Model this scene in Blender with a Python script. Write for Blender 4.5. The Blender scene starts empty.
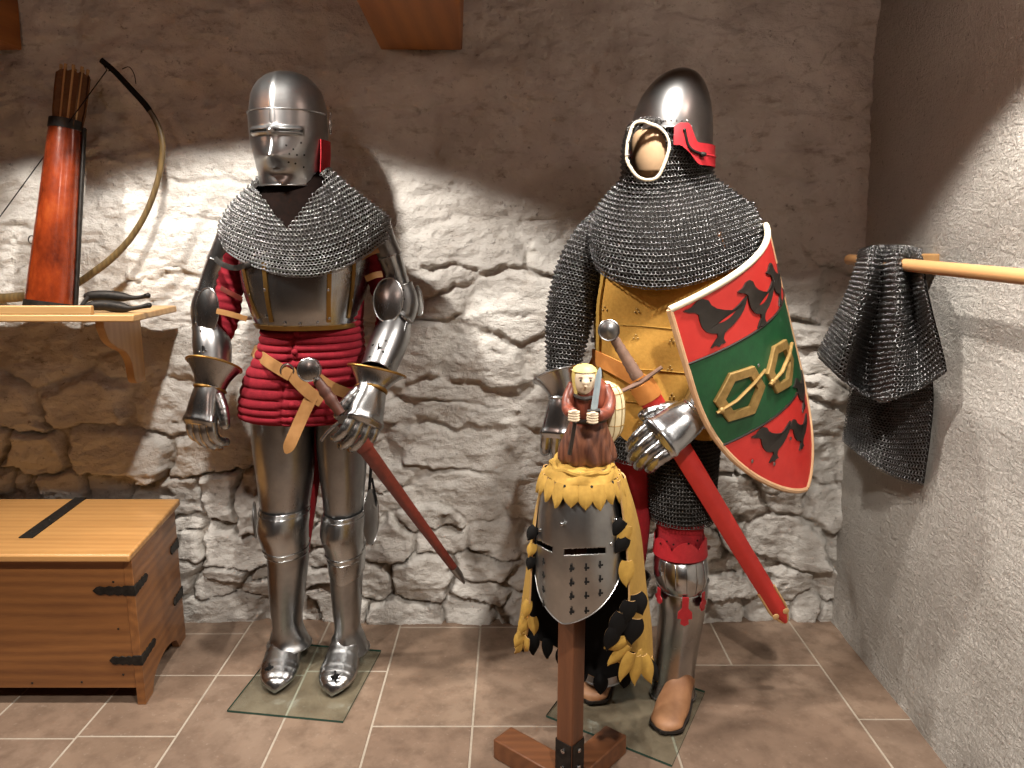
import bpy, math, random
import numpy as np
from math import sin, cos, pi, radians, sqrt, exp, asin, acos, atan2, floor
from mathutils import Vector, Matrix, Quaternion

random.seed(7)
rng = np.random.default_rng(11)
SC = bpy.context.scene
COL = SC.collection
V = Vector

# ---------------------------------------------------------------- camera
CAM = V((0, 0, 1.41)); PITCH = radians(11.2); FPX = 769.0

def ray(px, py):
    u = (px - 512) / FPX; v = (384 - py) / FPX
    return V((u, cos(PITCH) + v * sin(PITCH), -sin(PITCH) + v * cos(PITCH)))
def P(px, py, Y):
    """measured point of the room: seen at px,py and standing Y metres from the camera's wall"""
    d = ray(px, py); return CAM + d * (Y / d.y)
def G(px, py, z=0.0):
    d = ray(px, py); return CAM + d * ((z - CAM.z) / d.z)
def PX(px, py, X):
    d = ray(px, py); return CAM + d * (X / d.x)

cam_d = bpy.data.cameras.new('camera'); cam = bpy.data.objects.new('camera', cam_d); COL.objects.link(cam)
cam.location = CAM; cam.rotation_euler = (radians(90) - PITCH, 0, 0)
cam_d.sensor_fit = 'HORIZONTAL'; cam_d.sensor_width = 36; cam_d.lens = FPX / 1024 * 36; cam_d.clip_start = 0.05
SC.camera = cam

# ---------------------------------------------------------------- mesh building
class MB:
    def __init__(s): s.v = []; s.f = []; s.m = []; s.uv = None
    def add(s, vs, fs, mi=0):
        o = len(s.v); s.v.extend(V(p) for p in vs)
        for k, f in enumerate(fs):
            s.f.append([i + o for i in f]); s.m.append(mi if isinstance(mi, int) else mi[k])
        return s
    def box(s, c, size, rot=None, mi=0, taper=None):
        c = V(c); hx, hy, hz = [q / 2 for q in size]; vs = []
        for z in (-1, 1):
            for y in (-1, 1):
                for x in (-1, 1):
                    k = 1 if taper is None or z < 0 else taper
                    p = V((x * hx * k, y * hy * k, z * hz))
                    if rot is not None: p = rot @ p
                    vs.append(c + p)
        return s.add(vs, [(0, 2, 3, 1), (4, 5, 7, 6), (0, 1, 5, 4), (2, 6, 7, 3), (0, 4, 6, 2), (1, 3, 7, 5)], mi)
    def grid(s, rows, wrap=False, mi=0, cap0=False, cap1=False, flip=False):
        n = len(rows[0]); vs = [p for r in rows for p in r]; fs = []
        mis = []
        for i in range(len(rows) - 1):
            for j in range(n if wrap else n - 1):
                a = i * n + j; b = i * n + (j + 1) % n; c = b + n; d = a + n
                fs.append((a, d, c, b) if flip else (a, b, c, d))
                mis.append(mi(i, j) if callable(mi) else mi)
        m0 = 0 if callable(mi) else mi
        if cap0: fs.append(tuple(range(n)) if flip else tuple(reversed(range(n)))); mis.append(m0)
        k = (len(rows) - 1) * n
        if cap1: fs.append(tuple(reversed(range(k, k + n))) if flip else tuple(range(k, k + n))); mis.append(m0)
        return s.add(vs, fs, mis)
    def tube(s, pts, r, n=10, cap=True, mi=0, up=None, flat=1.0, closed=False):
        """tube along pts; r number or list; flat scales the second axis"""
        pts = [V(p) for p in pts]; m = len(pts)
        rs = [r] * m if not isinstance(r, (list, tuple)) else list(r)
        rows = []; N = None
        for i in range(m):
            if closed: t = pts[(i + 1) % m] - pts[i - 1]
            else: t = pts[min(i + 1, m - 1)] - pts[max(i - 1, 0)]
            t = t.normalized() if t.length > 1e-9 else V((0, 0, 1))
            if N is None:
                N = V(up) if up is not None else (V((0, 0, 1)) if abs(t.z) < .9 else V((1, 0, 0)))
            elif up is not None and not closed: N = V(up)
            N = (N - t * N.dot(t))
            N = N.normalized() if N.length > 1e-6 else t.orthogonal().normalized()
            B = t.cross(N)
            rows.append([pts[i] + (B * cos(2 * pi * k / n) + N * flat * sin(2 * pi * k / n)) * rs[i] for k in range(n)])
        if closed: rows.append(rows[0])
        return s.grid(rows, True, mi, cap and not closed, cap and not closed)
    def ball(s, c, r, n=14, m=9, mi=0, sc=(1, 1, 1), rot=None):
        c = V(c); rows = []
        for i in range(m + 1):
            a = pi * i / m; aa = min(max(a, 0.02), pi - 0.02)
            row = []
            for k in range(n):
                p = V((sin(aa) * cos(2 * pi * k / n) * sc[0], sin(aa) * sin(2 * pi * k / n) * sc[1], -cos(aa) * sc[2])) * r
                row.append(c + (rot @ p if rot is not None else p))
            rows.append(row)
        return s.grid(rows, True, mi, True, True)
    def prism(s, pts, off, mi=0, mi_side=None):
        """polygon pts (3-D, coplanar) extruded by vector off"""
        n = len(pts); off = V(off); vs = [V(p) for p in pts] + [V(p) + off for p in pts]
        fs = [tuple(range(n)), tuple(reversed(range(n, 2 * n)))] + [(i, i + n, (i + 1) % n + n, (i + 1) % n) for i in range(n)]
        k = mi if mi_side is None else mi_side
        return s.add(vs, fs, [mi, mi] + [k] * n)

def cr(p0, p1, p2, p3, t):
    return 0.5 * ((2 * p1) + (p2 - p0) * t + (2 * p0 - 5 * p1 + 4 * p2 - p3) * t * t + (3 * p1 - p0 - 3 * p2 + p3) * t ** 3)
def spline(pts, k):
    """Catmull-Rom through pts (tuples or vectors of any length), k steps per span"""
    A = [np.array(p, float) for p in pts]; out = []
    for i in range(len(A) - 1):
        p0 = A[i - 1] if i else 2 * A[0] - A[1]; p3 = A[i + 2] if i + 2 < len(A) else 2 * A[-1] - A[-2]
        for j in range(k): out.append(cr(p0, A[i], A[i + 1], p3, j / k))
    out.append(A[-1]); return out
def spl3(pts, k): return [V(p) for p in spline([tuple(p) for p in pts], k)]
def lerp(a, b, t): return a + (b - a) * t
def smooth(a, b, x):
    t = min(max((x - a) / (b - a), 0), 1); return t * t * (3 - 2 * t)

WL = {}
def wloc(o): return WL.get(o.name, V((0, 0, 0)))
def empty(name, loc, label=None, cat=None, group=None):
    o = bpy.data.objects.new(name, None); COL.objects.link(o); o.location = loc; o.empty_display_size = .05
    WL[o.name] = V(loc); tag(o, label, cat, group); return o
def tag(o, label=None, cat=None, group=None, kind=None):
    if label: o['label'] = label
    if cat: o['category'] = cat
    if group: o['group'] = group
    if kind: o['kind'] = kind
    return o
def part(name, mb, mats, parent=None, smooth_ang=40, bevel=0, sub=0, solid=0, solid_off=-1, merge=False, label=None):
    mats = mats if isinstance(mats, (list, tuple)) else [mats]
    vs = mb.v
    lo = V((min(p.x for p in vs), min(p.y for p in vs), min(p.z for p in vs)))
    hi = V((max(p.x for p in vs), max(p.y for p in vs), max(p.z for p in vs)))
    c = V(((lo.x + hi.x) / 2, (lo.y + hi.y) / 2, lo.z if parent is None else (lo.z + hi.z) / 2))
    me = bpy.data.meshes.new(name)
    me.from_pydata([tuple(p - c) for p in vs], [], mb.f)
    for m in mats: me.materials.append(m)
    me.polygons.foreach_set('material_index', mb.m)
    if mb.uv is not None:
        l = me.uv_layers.new(name='uv'); l.data.foreach_set('uv', np.array(mb.uv, np.float32).ravel())
    me.update(); me.validate()
    return finish(name, me, c, parent, smooth_ang, bevel, sub, solid, solid_off, label)
def finish(name, me, c, parent, smooth_ang=40, bevel=0, sub=0, solid=0, solid_off=-1, label=None):
    if smooth_ang:
        me.polygons.foreach_set('use_smooth', [True] * len(me.polygons))
        if smooth_ang < 180: me.set_sharp_from_angle(angle=radians(smooth_ang))
    o = bpy.data.objects.new(name, me); COL.objects.link(o)
    if parent is not None: o.parent = parent; o.location = c - wloc(parent)
    else: o.location = c
    WL[o.name] = V(c)
    if solid:
        md = o.modifiers.new('solid', 'SOLIDIFY'); md.thickness = solid; md.offset = solid_off
    if bevel:
        md = o.modifiers.new('bevel', 'BEVEL'); md.width = bevel; md.segments = 2; md.limit_method = 'ANGLE'; md.angle_limit = radians(35)
    if sub:
        md = o.modifiers.new('sub', 'SUBSURF'); md.levels = sub; md.render_levels = sub
    if label: o['label'] = label
    return o
def copy_tree(o, parent=None):
    c = o.copy(); COL.objects.link(c)
    if parent is not None: c.parent = parent
    WL[c.name] = WL.get(o.name, V((0, 0, 0)))
    for ch in [q for q in COL.objects if q.parent is o]: copy_tree(ch, c)
    return c

# ------- lofts measured from silhouettes
class Loft:
    """stack of rings; rows = (centre, rx, ry, p, yaw): superellipse rings lying in the plane of ax, ay"""
    def __init__(s, rows, k=5, ax=(1, 0, 0), ay=(0, 1, 0), mod=None):
        R = [tuple(r[0]) + tuple(r[1:3]) + (r[3] if len(r) > 3 else 2.0, r[4] if len(r) > 4 else 0.0) for r in rows]
        s.c = spline(R, k); s.ax = V(ax); s.ay = V(ay); s.n = len(s.c) - 1; s.mod = mod
    def row(s, u):
        x = min(max(u, 0), 1) * s.n; i = min(int(x), s.n - 1); return lerp(s.c[i], s.c[i + 1], x - i)
    def at(s, u, th, off=0.0):
        """th = 0 faces the camera (-ay), positive to +ax"""
        q = s.row(u); p = q[5]; sn, cs = sin(th + q[6]), cos(th + q[6])
        k = (abs(sn) ** p + abs(cs) ** p) ** (-1 / p)
        x = sn * k * (q[3] + off); y = -cs * k * (q[4] + off)
        if s.mod:
            d = s.mod(u, th); kk = 1 + d / max(0.01, sqrt(x * x + y * y)); x *= kk; y *= kk
        return V(q[:3]) + s.ax * x + s.ay * y
    def rows(s, n=40, nu=None, u0=0, u1=1, off=0.0):
        nu = nu or s.n
        return [[s.at(lerp(u0, u1, i / nu), 2 * pi * j / n, off) for j in range(n)] for i in range(nu + 1)]
    def patch(s, u0, u1, t0, t1, nu=10, nt=10, off=0.0):
        return [[s.at(lerp(u0, u1, i / nu), lerp(t0, t1, j / nt), off) for j in range(nt + 1)] for i in range(nu + 1)]
    def ring(s, u, n=48, off=0.0): return [s.at(u, 2 * pi * j / n, off) for j in range(n)]
    def normal(s, u, th):
        e = 1e-3; a = s.at(min(u + e, 1), th) - s.at(max(u - e, 0), th); b = s.at(u, th + .01) - s.at(u, th - .01)
        nn = a.cross(b).normalized(); d = s.at(u, th) - V(s.row(u)[:3])
        return nn if nn.dot(d) > 0 else -nn
def sil(rows, k=5, mod=None):
    """rows (py, xl, xr, Y, ry[, p[, yaw]]) : silhouette edges in the photograph at distance Y, depth radius ry"""
    out = []
    for r in rows:
        py, xl, xr, Y, ry = r[:5]; a = P(xl, py, Y); b = P(xr, py, Y)
        out.append(((a + b) / 2, (b - a).length / 2, ry) + tuple(r[5:]))
    return Loft(out, k, mod=mod)
def shell(mb, rows, th, wrap=True, mi=0, mi_in=None, mi_edge=None):
    """give an open surface a thickness th towards its inside (against face normals); rims closed"""
    n = len(rows[0]); m = len(rows); N = []
    for i in range(m):
        rn = []
        for j in range(n):
            du = rows[min(i + 1, m - 1)][j] - rows[max(i - 1, 0)][j]
            if wrap: dv = rows[i][(j + 1) % n] - rows[i][j - 1]
            else: dv = rows[i][min(j + 1, n - 1)] - rows[i][max(j - 1, 0)]
            q = dv.cross(du); rn.append(q.normalized() if q.length > 1e-12 else V((0, 0, 1)))
        N.append(rn)
    if wrap:
        i = m // 2; c = sum(rows[i], V((0, 0, 0))) / n
        if sum(N[i][j].dot(rows[i][j] - c) for j in range(n)) < 0: th = -th
    inn = [[rows[i][j] - N[i][j] * th for j in range(n)] for i in range(m)]
    mi_in = mi if mi_in is None else mi_in; me = mi if mi_edge is None else mi_edge
    mb.grid(rows, wrap, mi); mb.grid(inn, wrap, mi_in, flip=True)
    mb.grid([inn[0], rows[0]], wrap, me); mb.grid([rows[-1], inn[-1]], wrap, me)
    if not wrap:
        mb.grid([[r[0] for r in rows], [r[0] for r in inn]], False, me); mb.grid([[r[-1] for r in inn], [r[-1] for r in rows]], False, me)
    return mb
def strip(mb, pts, nrm, w, th, mi=0, widths=None, sidev=None):
    """flat band along pts with surface normals nrm, width w, thickness th"""
    rows = []
    m = len(pts)
    for i in range(m):
        t = (pts[min(i + 1, m - 1)] - pts[max(i - 1, 0)]).normalized(); n = nrm[i] if isinstance(nrm, list) else V(nrm)
        b = t.cross(n).normalized(); ww = (widths[i] if widths else w) / 2
        p = pts[i]; nn = b.cross(t).normalized()
        rows.append([p - b * ww, p + b * ww, p + b * ww + nn * th, p + b * ww * .0 + nn * th * 1.15, p - b * ww + nn * th])
    return mb.grid(rows, True, mi, True, True)

# ------- mail: real interlocked-looking rings laid in rows on a surface
def catgrid(S, ku, kv, wrap):
    """refine a control grid S[i][j] of points"""
    rows = []
    for r in S:
        pts = [tuple(p) for p in r]
        if wrap:
            A = [np.array(p) for p in pts]; n = len(A); o = []
            for i in range(n):
                for j in range(kv): o.append(cr(A[i - 1], A[i], A[(i + 1) % n], A[(i + 2) % n], j / kv))
            rows.append(o)
        else: rows.append(spline(pts, kv))
    R = np.array(rows); out = []
    for i in range(len(R) - 1):
        p0 = R[i - 1] if i else 2 * R[0] - R[1]; p3 = R[i + 2] if i + 2 < len(R) else 2 * R[-1] - R[-2]
        for j in range(ku): out.append(cr(p0, R[i], R[i + 1], p3, j / ku))
    out.append(R[-1]); return np.array(out)           # (nu, nv, 3)
def mail(name, S, wrap, mats, parent, R=.0063, wire=.00112, pitch=.0105, rowd=.0067, lean=43, ku=8, kv=6, flipn=False, jitter=.12, cut=None, label=None, backing=True, nseg=8):
    D = catgrid(S, ku, kv, wrap)
    seg = np.linalg.norm(np.diff(D, axis=0), axis=2).mean(axis=1); L = np.concatenate([[0], np.cumsum(seg)])
    nrow = max(2, int(L[-1] / rowd)); C = []; N = []; T = []; Dn = []; PAR = []
    for r in range(nrow + 1):
        l = L[-1] * r / nrow; i = int(np.clip(np.searchsorted(L, l) - 1, 0, len(L) - 2)); t = (l - L[i]) / max(1e-9, L[i + 1] - L[i])
        row = D[i] * (1 - t) + D[i + 1] * t; dn = D[i + 1] - D[i]
        if wrap: row = np.vstack([row, row[:1]]); dn = np.vstack([dn, dn[:1]])
        s = np.linalg.norm(np.diff(row, axis=0), axis=1); Ls = np.concatenate([[0], np.cumsum(s)])
        m = max(2, int(Ls[-1] / pitch)); q = (np.arange(m) + (.5 if r % 2 else 0)) / m * Ls[-1]
        pc = np.stack([np.interp(q, Ls, row[:, a]) for a in range(3)], 1)
        pe = np.stack([np.interp(q + .002, Ls, row[:, a]) for a in range(3)], 1) - np.stack([np.interp(q - .002, Ls, row[:, a]) for a in range(3)], 1)
        dd = np.stack([np.interp(q, Ls, dn[:, a]) for a in range(3)], 1)
        pe /= np.linalg.norm(pe, axis=1, keepdims=True) + 1e-12; nn = np.cross(pe, dd); nn /= np.linalg.norm(nn, axis=1, keepdims=True) + 1e-12
        C.append(pc); N.append(nn); T.append(pe); PAR.append(np.full(m, r % 2))
    C = np.vstack(C); N = np.vstack(N); T = np.vstack(T); PAR = np.concatenate(PAR)
    if flipn: N = -N
    if cut is not None:
        k = np.array([not cut(p) for p in C]); C, N, T, PAR = C[k], N[k], T[k], PAR[k]
    Dv = np.cross(N, T); M = len(C)
    a = np.radians(lean) * np.where(PAR > 0, 1, -1) + rng.normal(0, jitter, M); b = rng.normal(0, jitter, M)
    E2 = Dv * np.cos(a)[:, None] + N * np.sin(a)[:, None]; E1 = T * np.cos(b)[:, None] + N * np.sin(b)[:, None]
    E3 = np.cross(E1, E2); E3 /= np.linalg.norm(E3, axis=1, keepdims=True)
    ns, nt = nseg, 4; th = np.arange(ns) / ns * 2 * pi; ph = np.arange(nt) / nt * 2 * pi + pi / 4
    tx = ((R + wire * np.cos(ph)[None]) * np.cos(th)[:, None]).ravel(); ty = ((R + wire * np.cos(ph)[None]) * np.sin(th)[:, None]).ravel(); tz = np.tile(wire * np.sin(ph), (ns, 1)).ravel()
    VV = C[:, None] + E1[:, None] * tx[None, :, None] + E2[:, None] * ty[None, :, None] + E3[:, None] * tz[None, :, None] + N[:, None] * .001
    base = []
    for i in range(ns):
        for j in range(nt):
            i2 = (i + 1) % ns; j2 = (j + 1) % nt; base.append((i * nt + j, i2 * nt + j, i2 * nt + j2, i * nt + j2))
    base = np.array(base); F = (base[None] + (np.arange(M) * ns * nt)[:, None, None]).reshape(-1, 4)
    verts = VV.reshape(-1, 3); mi = np.zeros(len(F), np.int32)
    if backing:
        Dd = D.copy(); e = np.zeros_like(Dd)
        du = np.gradient(D, axis=0)
        dv = (np.roll(D, -1, 1) - np.roll(D, 1, 1)) if wrap else np.gradient(D, axis=1)
        nn = np.cross(dv, du); nn /= np.linalg.norm(nn, axis=2, keepdims=True) + 1e-12
        if flipn: nn = -nn
        Dd = D - nn * .0055; nu, nv = D.shape[:2]; o = len(verts); ff = []
        cc = None
        for i in range(nu - 1):
            for j in range(nv if wrap else nv - 1):
                f = (o + i * nv + j, o + i * nv + (j + 1) % nv, o + (i + 1) * nv + (j + 1) % nv, o + (i + 1) * nv + j)
                if cut is not None and cut(D[i, j]): continue
                ff.append(f)
        verts = np.vstack([verts, Dd.reshape(-1, 3)]); F = np.vstack([F, np.array(ff)]); mi = np.concatenate([mi, np.ones(len(ff), np.int32)])
    me = bpy.data.meshes.new(name); c = V((verts.max(0) + verts.min(0)) / 2); verts = verts - np.array(c)
    me.vertices.add(len(verts)); me.vertices.foreach_set('co', verts.astype(np.float32).ravel())
    me.loops.add(F.size); me.loops.foreach_set('vertex_index', F.astype(np.int32).ravel())
    me.polygons.add(len(F)); me.polygons.foreach_set('loop_start', np.arange(len(F), dtype=np.int32) * 4)
    for m in mats: me.materials.append(m)
    me.polygons.foreach_set('material_index', mi); me.polygons.foreach_set('use_smooth', np.ones(len(F), bool))
    me.update(calc_edges=True)
    return finish(name, me, c, parent, 0, label=label)
# ---------------------------------------------------------------- materials
def L3(h):
    h = h.lstrip('#'); c = [int(h[i:i + 2], 16) / 255 for i in (0, 2, 4)]
    return tuple(x / 12.92 if x <= .04045 else ((x + .055) / 1.055) ** 2.4 for x in c) + (1,)
class NT:
    def __init__(s, name):
        s.m = bpy.data.materials.new(name); s.m.use_nodes = True; s.t = s.m.node_tree; s.n = s.t.nodes
        s.b = s.n['Principled BSDF']; s.co = None
    def N(s, typ, **kw):
        n = s.n.new(typ)
        for k, v in kw.items():
            if k in n.inputs.keys(): 
                if hasattr(v, 'is_output'): s.t.links.new(v, n.inputs[k])
                else: n.inputs[k].default_value = v
            else: setattr(n, k, v)
        return n
    def link(s, a, b): s.t.links.new(a, b)
    def coord(s, scale=(1, 1, 1), kind='Object', rot=(0, 0, 0)):
        if s.co is None: s.co = s.N('ShaderNodeTexCoord')
        mp = s.N('ShaderNodeMapping'); s.link(s.co.outputs[kind], mp.inputs['Vector']); mp.inputs['Scale'].default_value = scale; mp.inputs['Rotation'].default_value = rot
        return mp.outputs['Vector']
    def noise(s, vec, scale, detail=4, rough=.55, dist=0):
        n = s.N('ShaderNodeTexNoise'); s.link(vec, n.inputs['Vector'])
        n.inputs['Scale'].default_value = scale; n.inputs['Detail'].default_value = detail; n.inputs['Roughness'].default_value = rough; n.inputs['Distortion'].default_value = dist
        return n.outputs['Fac']
    def ramp(s, fac, stops, interp='LINEAR'):
        r = s.N('ShaderNodeValToRGB'); s.link(fac, r.inputs['Fac']); e = r.color_ramp; e.interpolation = interp
        while len(e.elements) < len(stops): e.elements.new(.5)
        for k, (p, c) in enumerate(stops):
            e.elements[k].position = p; e.elements[k].color = c if len(c) == 4 else tuple(c) + (1,)
        return r.outputs['Color']
    def mix(s, a, b, fac, mode='MIX'):
        n = s.N('ShaderNodeMix', data_type='RGBA', blend_type=mode)
        for v, k in ((fac, 0), (a, 6), (b, 7)):
            if hasattr(v, 'is_output'): s.link(v, n.inputs[k])
            else: n.inputs[k].default_value = v
        return n.outputs[2]
    def math(s, op, a, b=0.0):
        n = s.N('ShaderNodeMath', operation=op)
        for k, v in ((0, a), (1, b)):
            if hasattr(v, 'is_output'): s.link(v, n.inputs[k])
            else: n.inputs[k].default_value = v
        return n.outputs[0]
    def bump(s, h, dist=.002, strength=1.0, prev=None):
        n = s.N('ShaderNodeBump'); s.link(h, n.inputs['Height']); n.inputs['Distance'].default_value = dist; n.inputs['Strength'].default_value = strength
        if prev is not None: s.link(prev, n.inputs['Normal'])
        return n.outputs['Normal']
    def out(s, color=None, rough=None, normal=None, **kw):
        i = s.b.inputs
        for v, k in ((color, 'Base Color'), (rough, 'Roughness')):
            if v is None: continue
            if hasattr(v, 'is_output'): s.link(v, i[k])
            else: i[k].default_value = v
        if normal is not None: s.link(normal, i['Normal'])
        for k, v in kw.items(): i[k.replace('_', ' ')].default_value = v
        return s.m
def white(v): return (v, v, v, 1)

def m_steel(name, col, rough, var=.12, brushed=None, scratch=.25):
    t = NT(name); c = t.coord()
    n1 = t.noise(c, 9, 4, .6); n2 = t.noise(t.coord(brushed or (60, 60, 60)), 6, 3, .6)
    base = t.mix(L3(col), tuple(x * .62 for x in L3(col)[:3]) + (1,), t.ramp(n1, [(.35, white(0)), (.75, white(1))]))
    base = t.mix(base, white(.5), t.math('MULTIPLY', n2, .12), 'OVERLAY')
    r = t.math('ADD', t.math('MULTIPLY', n1, var), rough - var * .5)
    r = t.math('ADD', r, t.math('MULTIPLY', n2, .08))
    return t.out(base, r, t.bump(t.math('ADD', n2, t.math('MULTIPLY', n1, 2)), .0004, scratch), Metallic=1.0)
STEEL = m_steel('polished_steel', '#b6b7b7', .21, brushed=(150, 150, 5))
STEEL_DARK = m_steel('brushed_steel', '#a0a0a0', .26, brushed=(150, 150, 4))
STEEL_BRIGHT = m_steel('bright_steel', '#c4c5c6', .17, brushed=(30, 30, 30))
HELM_STEEL = m_steel('helm_steel', '#b0b1b1', .29, brushed=(8, 8, 160))
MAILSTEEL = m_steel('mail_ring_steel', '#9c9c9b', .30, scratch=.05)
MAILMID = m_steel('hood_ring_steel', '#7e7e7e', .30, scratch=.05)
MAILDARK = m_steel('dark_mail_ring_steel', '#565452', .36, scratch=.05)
IRON = NT('black_iron'); _c = IRON.coord(); _n = IRON.noise(_c, 60, 4); IRON = IRON.out(IRON.ramp(_n, [(.3, L3('#1b1917')), (.8, L3('#37332f'))]), .55, IRON.bump(_n, .001, .6), Metallic=.6)
GILT = m_steel('gilt_brass_edging', '#a57f46', .38)
def m_plain(name, c1, c2, rough, scale=30, bump=.0006, bs=.5, detail=5, **kw):
    t = NT(name); c = t.coord(); n = t.noise(c, scale, detail, .6); n2 = t.noise(c, scale * .15, 3)
    f = t.math('ADD', t.math('MULTIPLY', n, .6), t.math('MULTIPLY', n2, .5))
    return t.out(t.ramp(f, [(.35, L3(c1)), (.7, L3(c2))]), rough, t.bump(n, bump, bs), **kw)
CLOTHBACK = m_plain('dark_lining_cloth', '#191614', '#26221f', .95, 200)
REDCLOTH = m_plain('red_quilted_cloth', '#6f1822', '#8f222e', .95, 260, .0006, .7, Specular_IOR_Level=.2)
REDHOSE = m_plain('red_hose_cloth', '#80101a', '#a01620', .92, 300, .0005, .6)
REDLEATHER = m_plain('red_leather', '#991a22', '#b2262e', .5, 90, .0004, .5)
SUEDE = m_plain('yellow_suede', '#9f752c', '#b98b3c', .93, 120, .0008, .6)
SUEDE_PALE = m_plain('yellow_leather', '#94722c', '#ad883a', .85, 80, .0008, .6)
BLACKLEATHER = m_plain('black_leather', '#060505', '#0d0b0a', .8, 70, .0008, .6, Specular_IOR_Level=.2)
TAN = m_plain('tan_leather', '#8f6437', '#a87c4b', .55, 50, .0006, .5)
ORANGELEATHER = m_plain('orange_tan_leather', '#c07838', '#d08c48', .55, 50, .0006, .4)
BUFF = m_plain('buff_leather', '#b9905e', '#d0a974', .7, 60, .0006, .4)
SHOELEATHER = m_plain('shoe_leather', '#85593a', '#a87a55', .55, 22, .0008, .5)
SOLE = m_plain('dark_sole', '#1a1411', '#2a211c', .7)
BROWNLEATHER = m_plain('red_brown_leather', '#4a1d16', '#682a20', .42, 60, .0005, .5)
GRIPLEATHER = m_plain('dark_grip_leather', '#3a2018', '#552f22', .5, 70, .0006, .5)
GREYGRIP = m_plain('grey_brown_grip', '#5a4436', '#75594a', .6, 70, .0006, .5)
IVORY = m_plain('ivory_rawhide_edge', '#cfc3a8', '#e2d8c0', .7, 50, .0006, .4)
RAWHIDE = m_plain('tan_rawhide_edge', '#b78d68', '#caa57e', .75, 40, .001, .5)
SKIN = m_plain('mannequin_skin', '#c2a07c', '#c9a884', .5, 12, .0001, .1)
PAINTRED = m_plain('red_shield_paint', '#b92a26', '#c8362f', .42, 35, .0004, .4)
PAINTGREEN = m_plain('green_shield_paint', '#0f3d20', '#17502b', .5, 45, .0008, .6)
PAINTBLACK = m_plain('black_charge_paint', '#16130f', '#2b2520', .5, 45, .0006, .5)
OLDGOLD = m_plain('old_gold_paint', '#7a6030', '#a58650', .5, 60, .001, .7, Metallic=.35)
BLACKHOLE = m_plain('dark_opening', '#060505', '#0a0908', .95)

def m_wood(name, dark, light, scale=1.0, axis='x', rough=.42, rings=9, contrast=(.25, .8), coat=.15):
    t = NT(name); sc = {'x': (.7, 7, 7), 'y': (7, .7, 7), 'z': (7, 7, .7)}[axis]
    c = t.coord(tuple(q * scale for q in sc))
    n = t.noise(c, 1.2, 3, .5, .6)
    w = t.N('ShaderNodeTexWave', wave_type='RINGS', rings_direction={'x': 'X', 'y': 'Y', 'z': 'Z'}[axis])
    t.link(c, w.inputs['Vector']); w.inputs['Scale'].default_value = rings * .1; w.inputs['Distortion'].default_value = 5; w.inputs['Detail'].default_value = 3; w.inputs['Detail Scale'].default_value = 1.2
    fine = t.noise(t.coord(tuple(q * scale * 10 for q in sc)), 2.0, 4, .6)
    f = t.math('ADD', t.math('MULTIPLY', w.outputs['Fac'], .22), t.math('ADD', t.math('MULTIPLY', n, .62), t.math('MULTIPLY', fine, .3)))
    col = t.ramp(f, [(contrast[0], L3(dark)), (contrast[1], L3(light))])
    return t.out(col, rough, t.bump(fine, .0006, .35), Coat_Weight=coat, Coat_Roughness=.3)
CHESTWOOD = m_wood('chest_oak', '#6b4224', '#a06b3a', 1.6, 'x', .4, contrast=(.3, .95))
CHESTWOODY = m_wood('chest_oak_side', '#6b4224', '#a06b3a', 1.6, 'y', .4, contrast=(.3, .95))
CHESTTOP = m_wood('chest_lid_oak', '#a07240', '#c2935a', 1.6, 'x', .38, contrast=(.3, .95))
PINE = m_wood('pale_pine', '#b08552', '#cda873', 1.5, 'x', .45, contrast=(.3, .95))
PINEZ = m_wood('pale_pine_upright', '#a67a48', '#c29a66', 1.5, 'z', .45, contrast=(.3, .95))
PINEY = m_wood('rail_pine', '#a8784a', '#c29766', 1.5, 'y', .45, contrast=(.3, .95))
BEAMWOOD = m_wood('ceiling_beam_wood', '#8a4f1e', '#b9752f', 1.0, 'y', .5, contrast=(.3, .95))
POSTWOOD = m_wood('dark_stained_post', '#4a2a19', '#75482c', 2.0, 'z', .45, contrast=(.25, .9))
FOOTWOOD = m_wood('dark_stained_foot', '#5a351e', '#825232', 2.0, 'x', .45, contrast=(.25, .9))
BOWWOOD = m_wood('bow_horn_wood', '#382b1a', '#675433', 3.0, 'z', .4)
ARROWWOOD = m_plain('pale_arrow_shaft', '#b08b5a', '#c8a470', .6, 40)
VISORSHADE = m_plain('visor_shade_paint', '#0c0705', '#150c09', .97, 90, Specular_IOR_Level=.08)  # near black, painted in for the shadow under the visor
FEATHER = m_plain('brown_feather', '#4f2f1a', '#76502e', .8, 90)

def m_glass():
    t = NT('greenish_plate_glass'); tr = t.N('ShaderNodeBsdfTransparent'); gl = t.N('ShaderNodeBsdfGlossy'); mx = t.N('ShaderNodeMixShader'); fr = t.N('ShaderNodeFresnel')
    fr.inputs['IOR'].default_value = 1.5; tr.inputs['Color'].default_value = (.93, .97, .955, 1); gl.inputs['Roughness'].default_value = .03; gl.inputs['Color'].default_value = (.9, 1, .96, 1)
    gm = t.N('ShaderNodeNewGeometry'); t.link(t.math('MULTIPLY', fr.outputs[0], t.math('SUBTRACT', 1.0, gm.outputs['Backfacing'])), mx.inputs[0]); t.link(tr.outputs[0], mx.inputs[1]); t.link(gl.outputs[0], mx.inputs[2]); t.link(mx.outputs[0], t.n['Material Output'].inputs['Surface']); t.n.remove(t.b); return t.m
GLASS = m_glass()
def m_glossleather():
    t = NT('glossy_quiver_leather'); c = t.coord((1, 1, .6)); n = t.noise(c, 14, 5, .6); n2 = t.noise(t.coord(), 60, 4)
    return t.out(t.ramp(n, [(.3, L3('#3c1208')), (.55, L3('#742c11')), (.8, L3('#96481e'))]), t.math('ADD', t.math('MULTIPLY', n2, .15), .16), t.bump(t.math('ADD', n, t.math('MULTIPLY', n2, .4)), .003, .5), Coat_Weight=.5, Coat_Roughness=.12)
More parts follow.
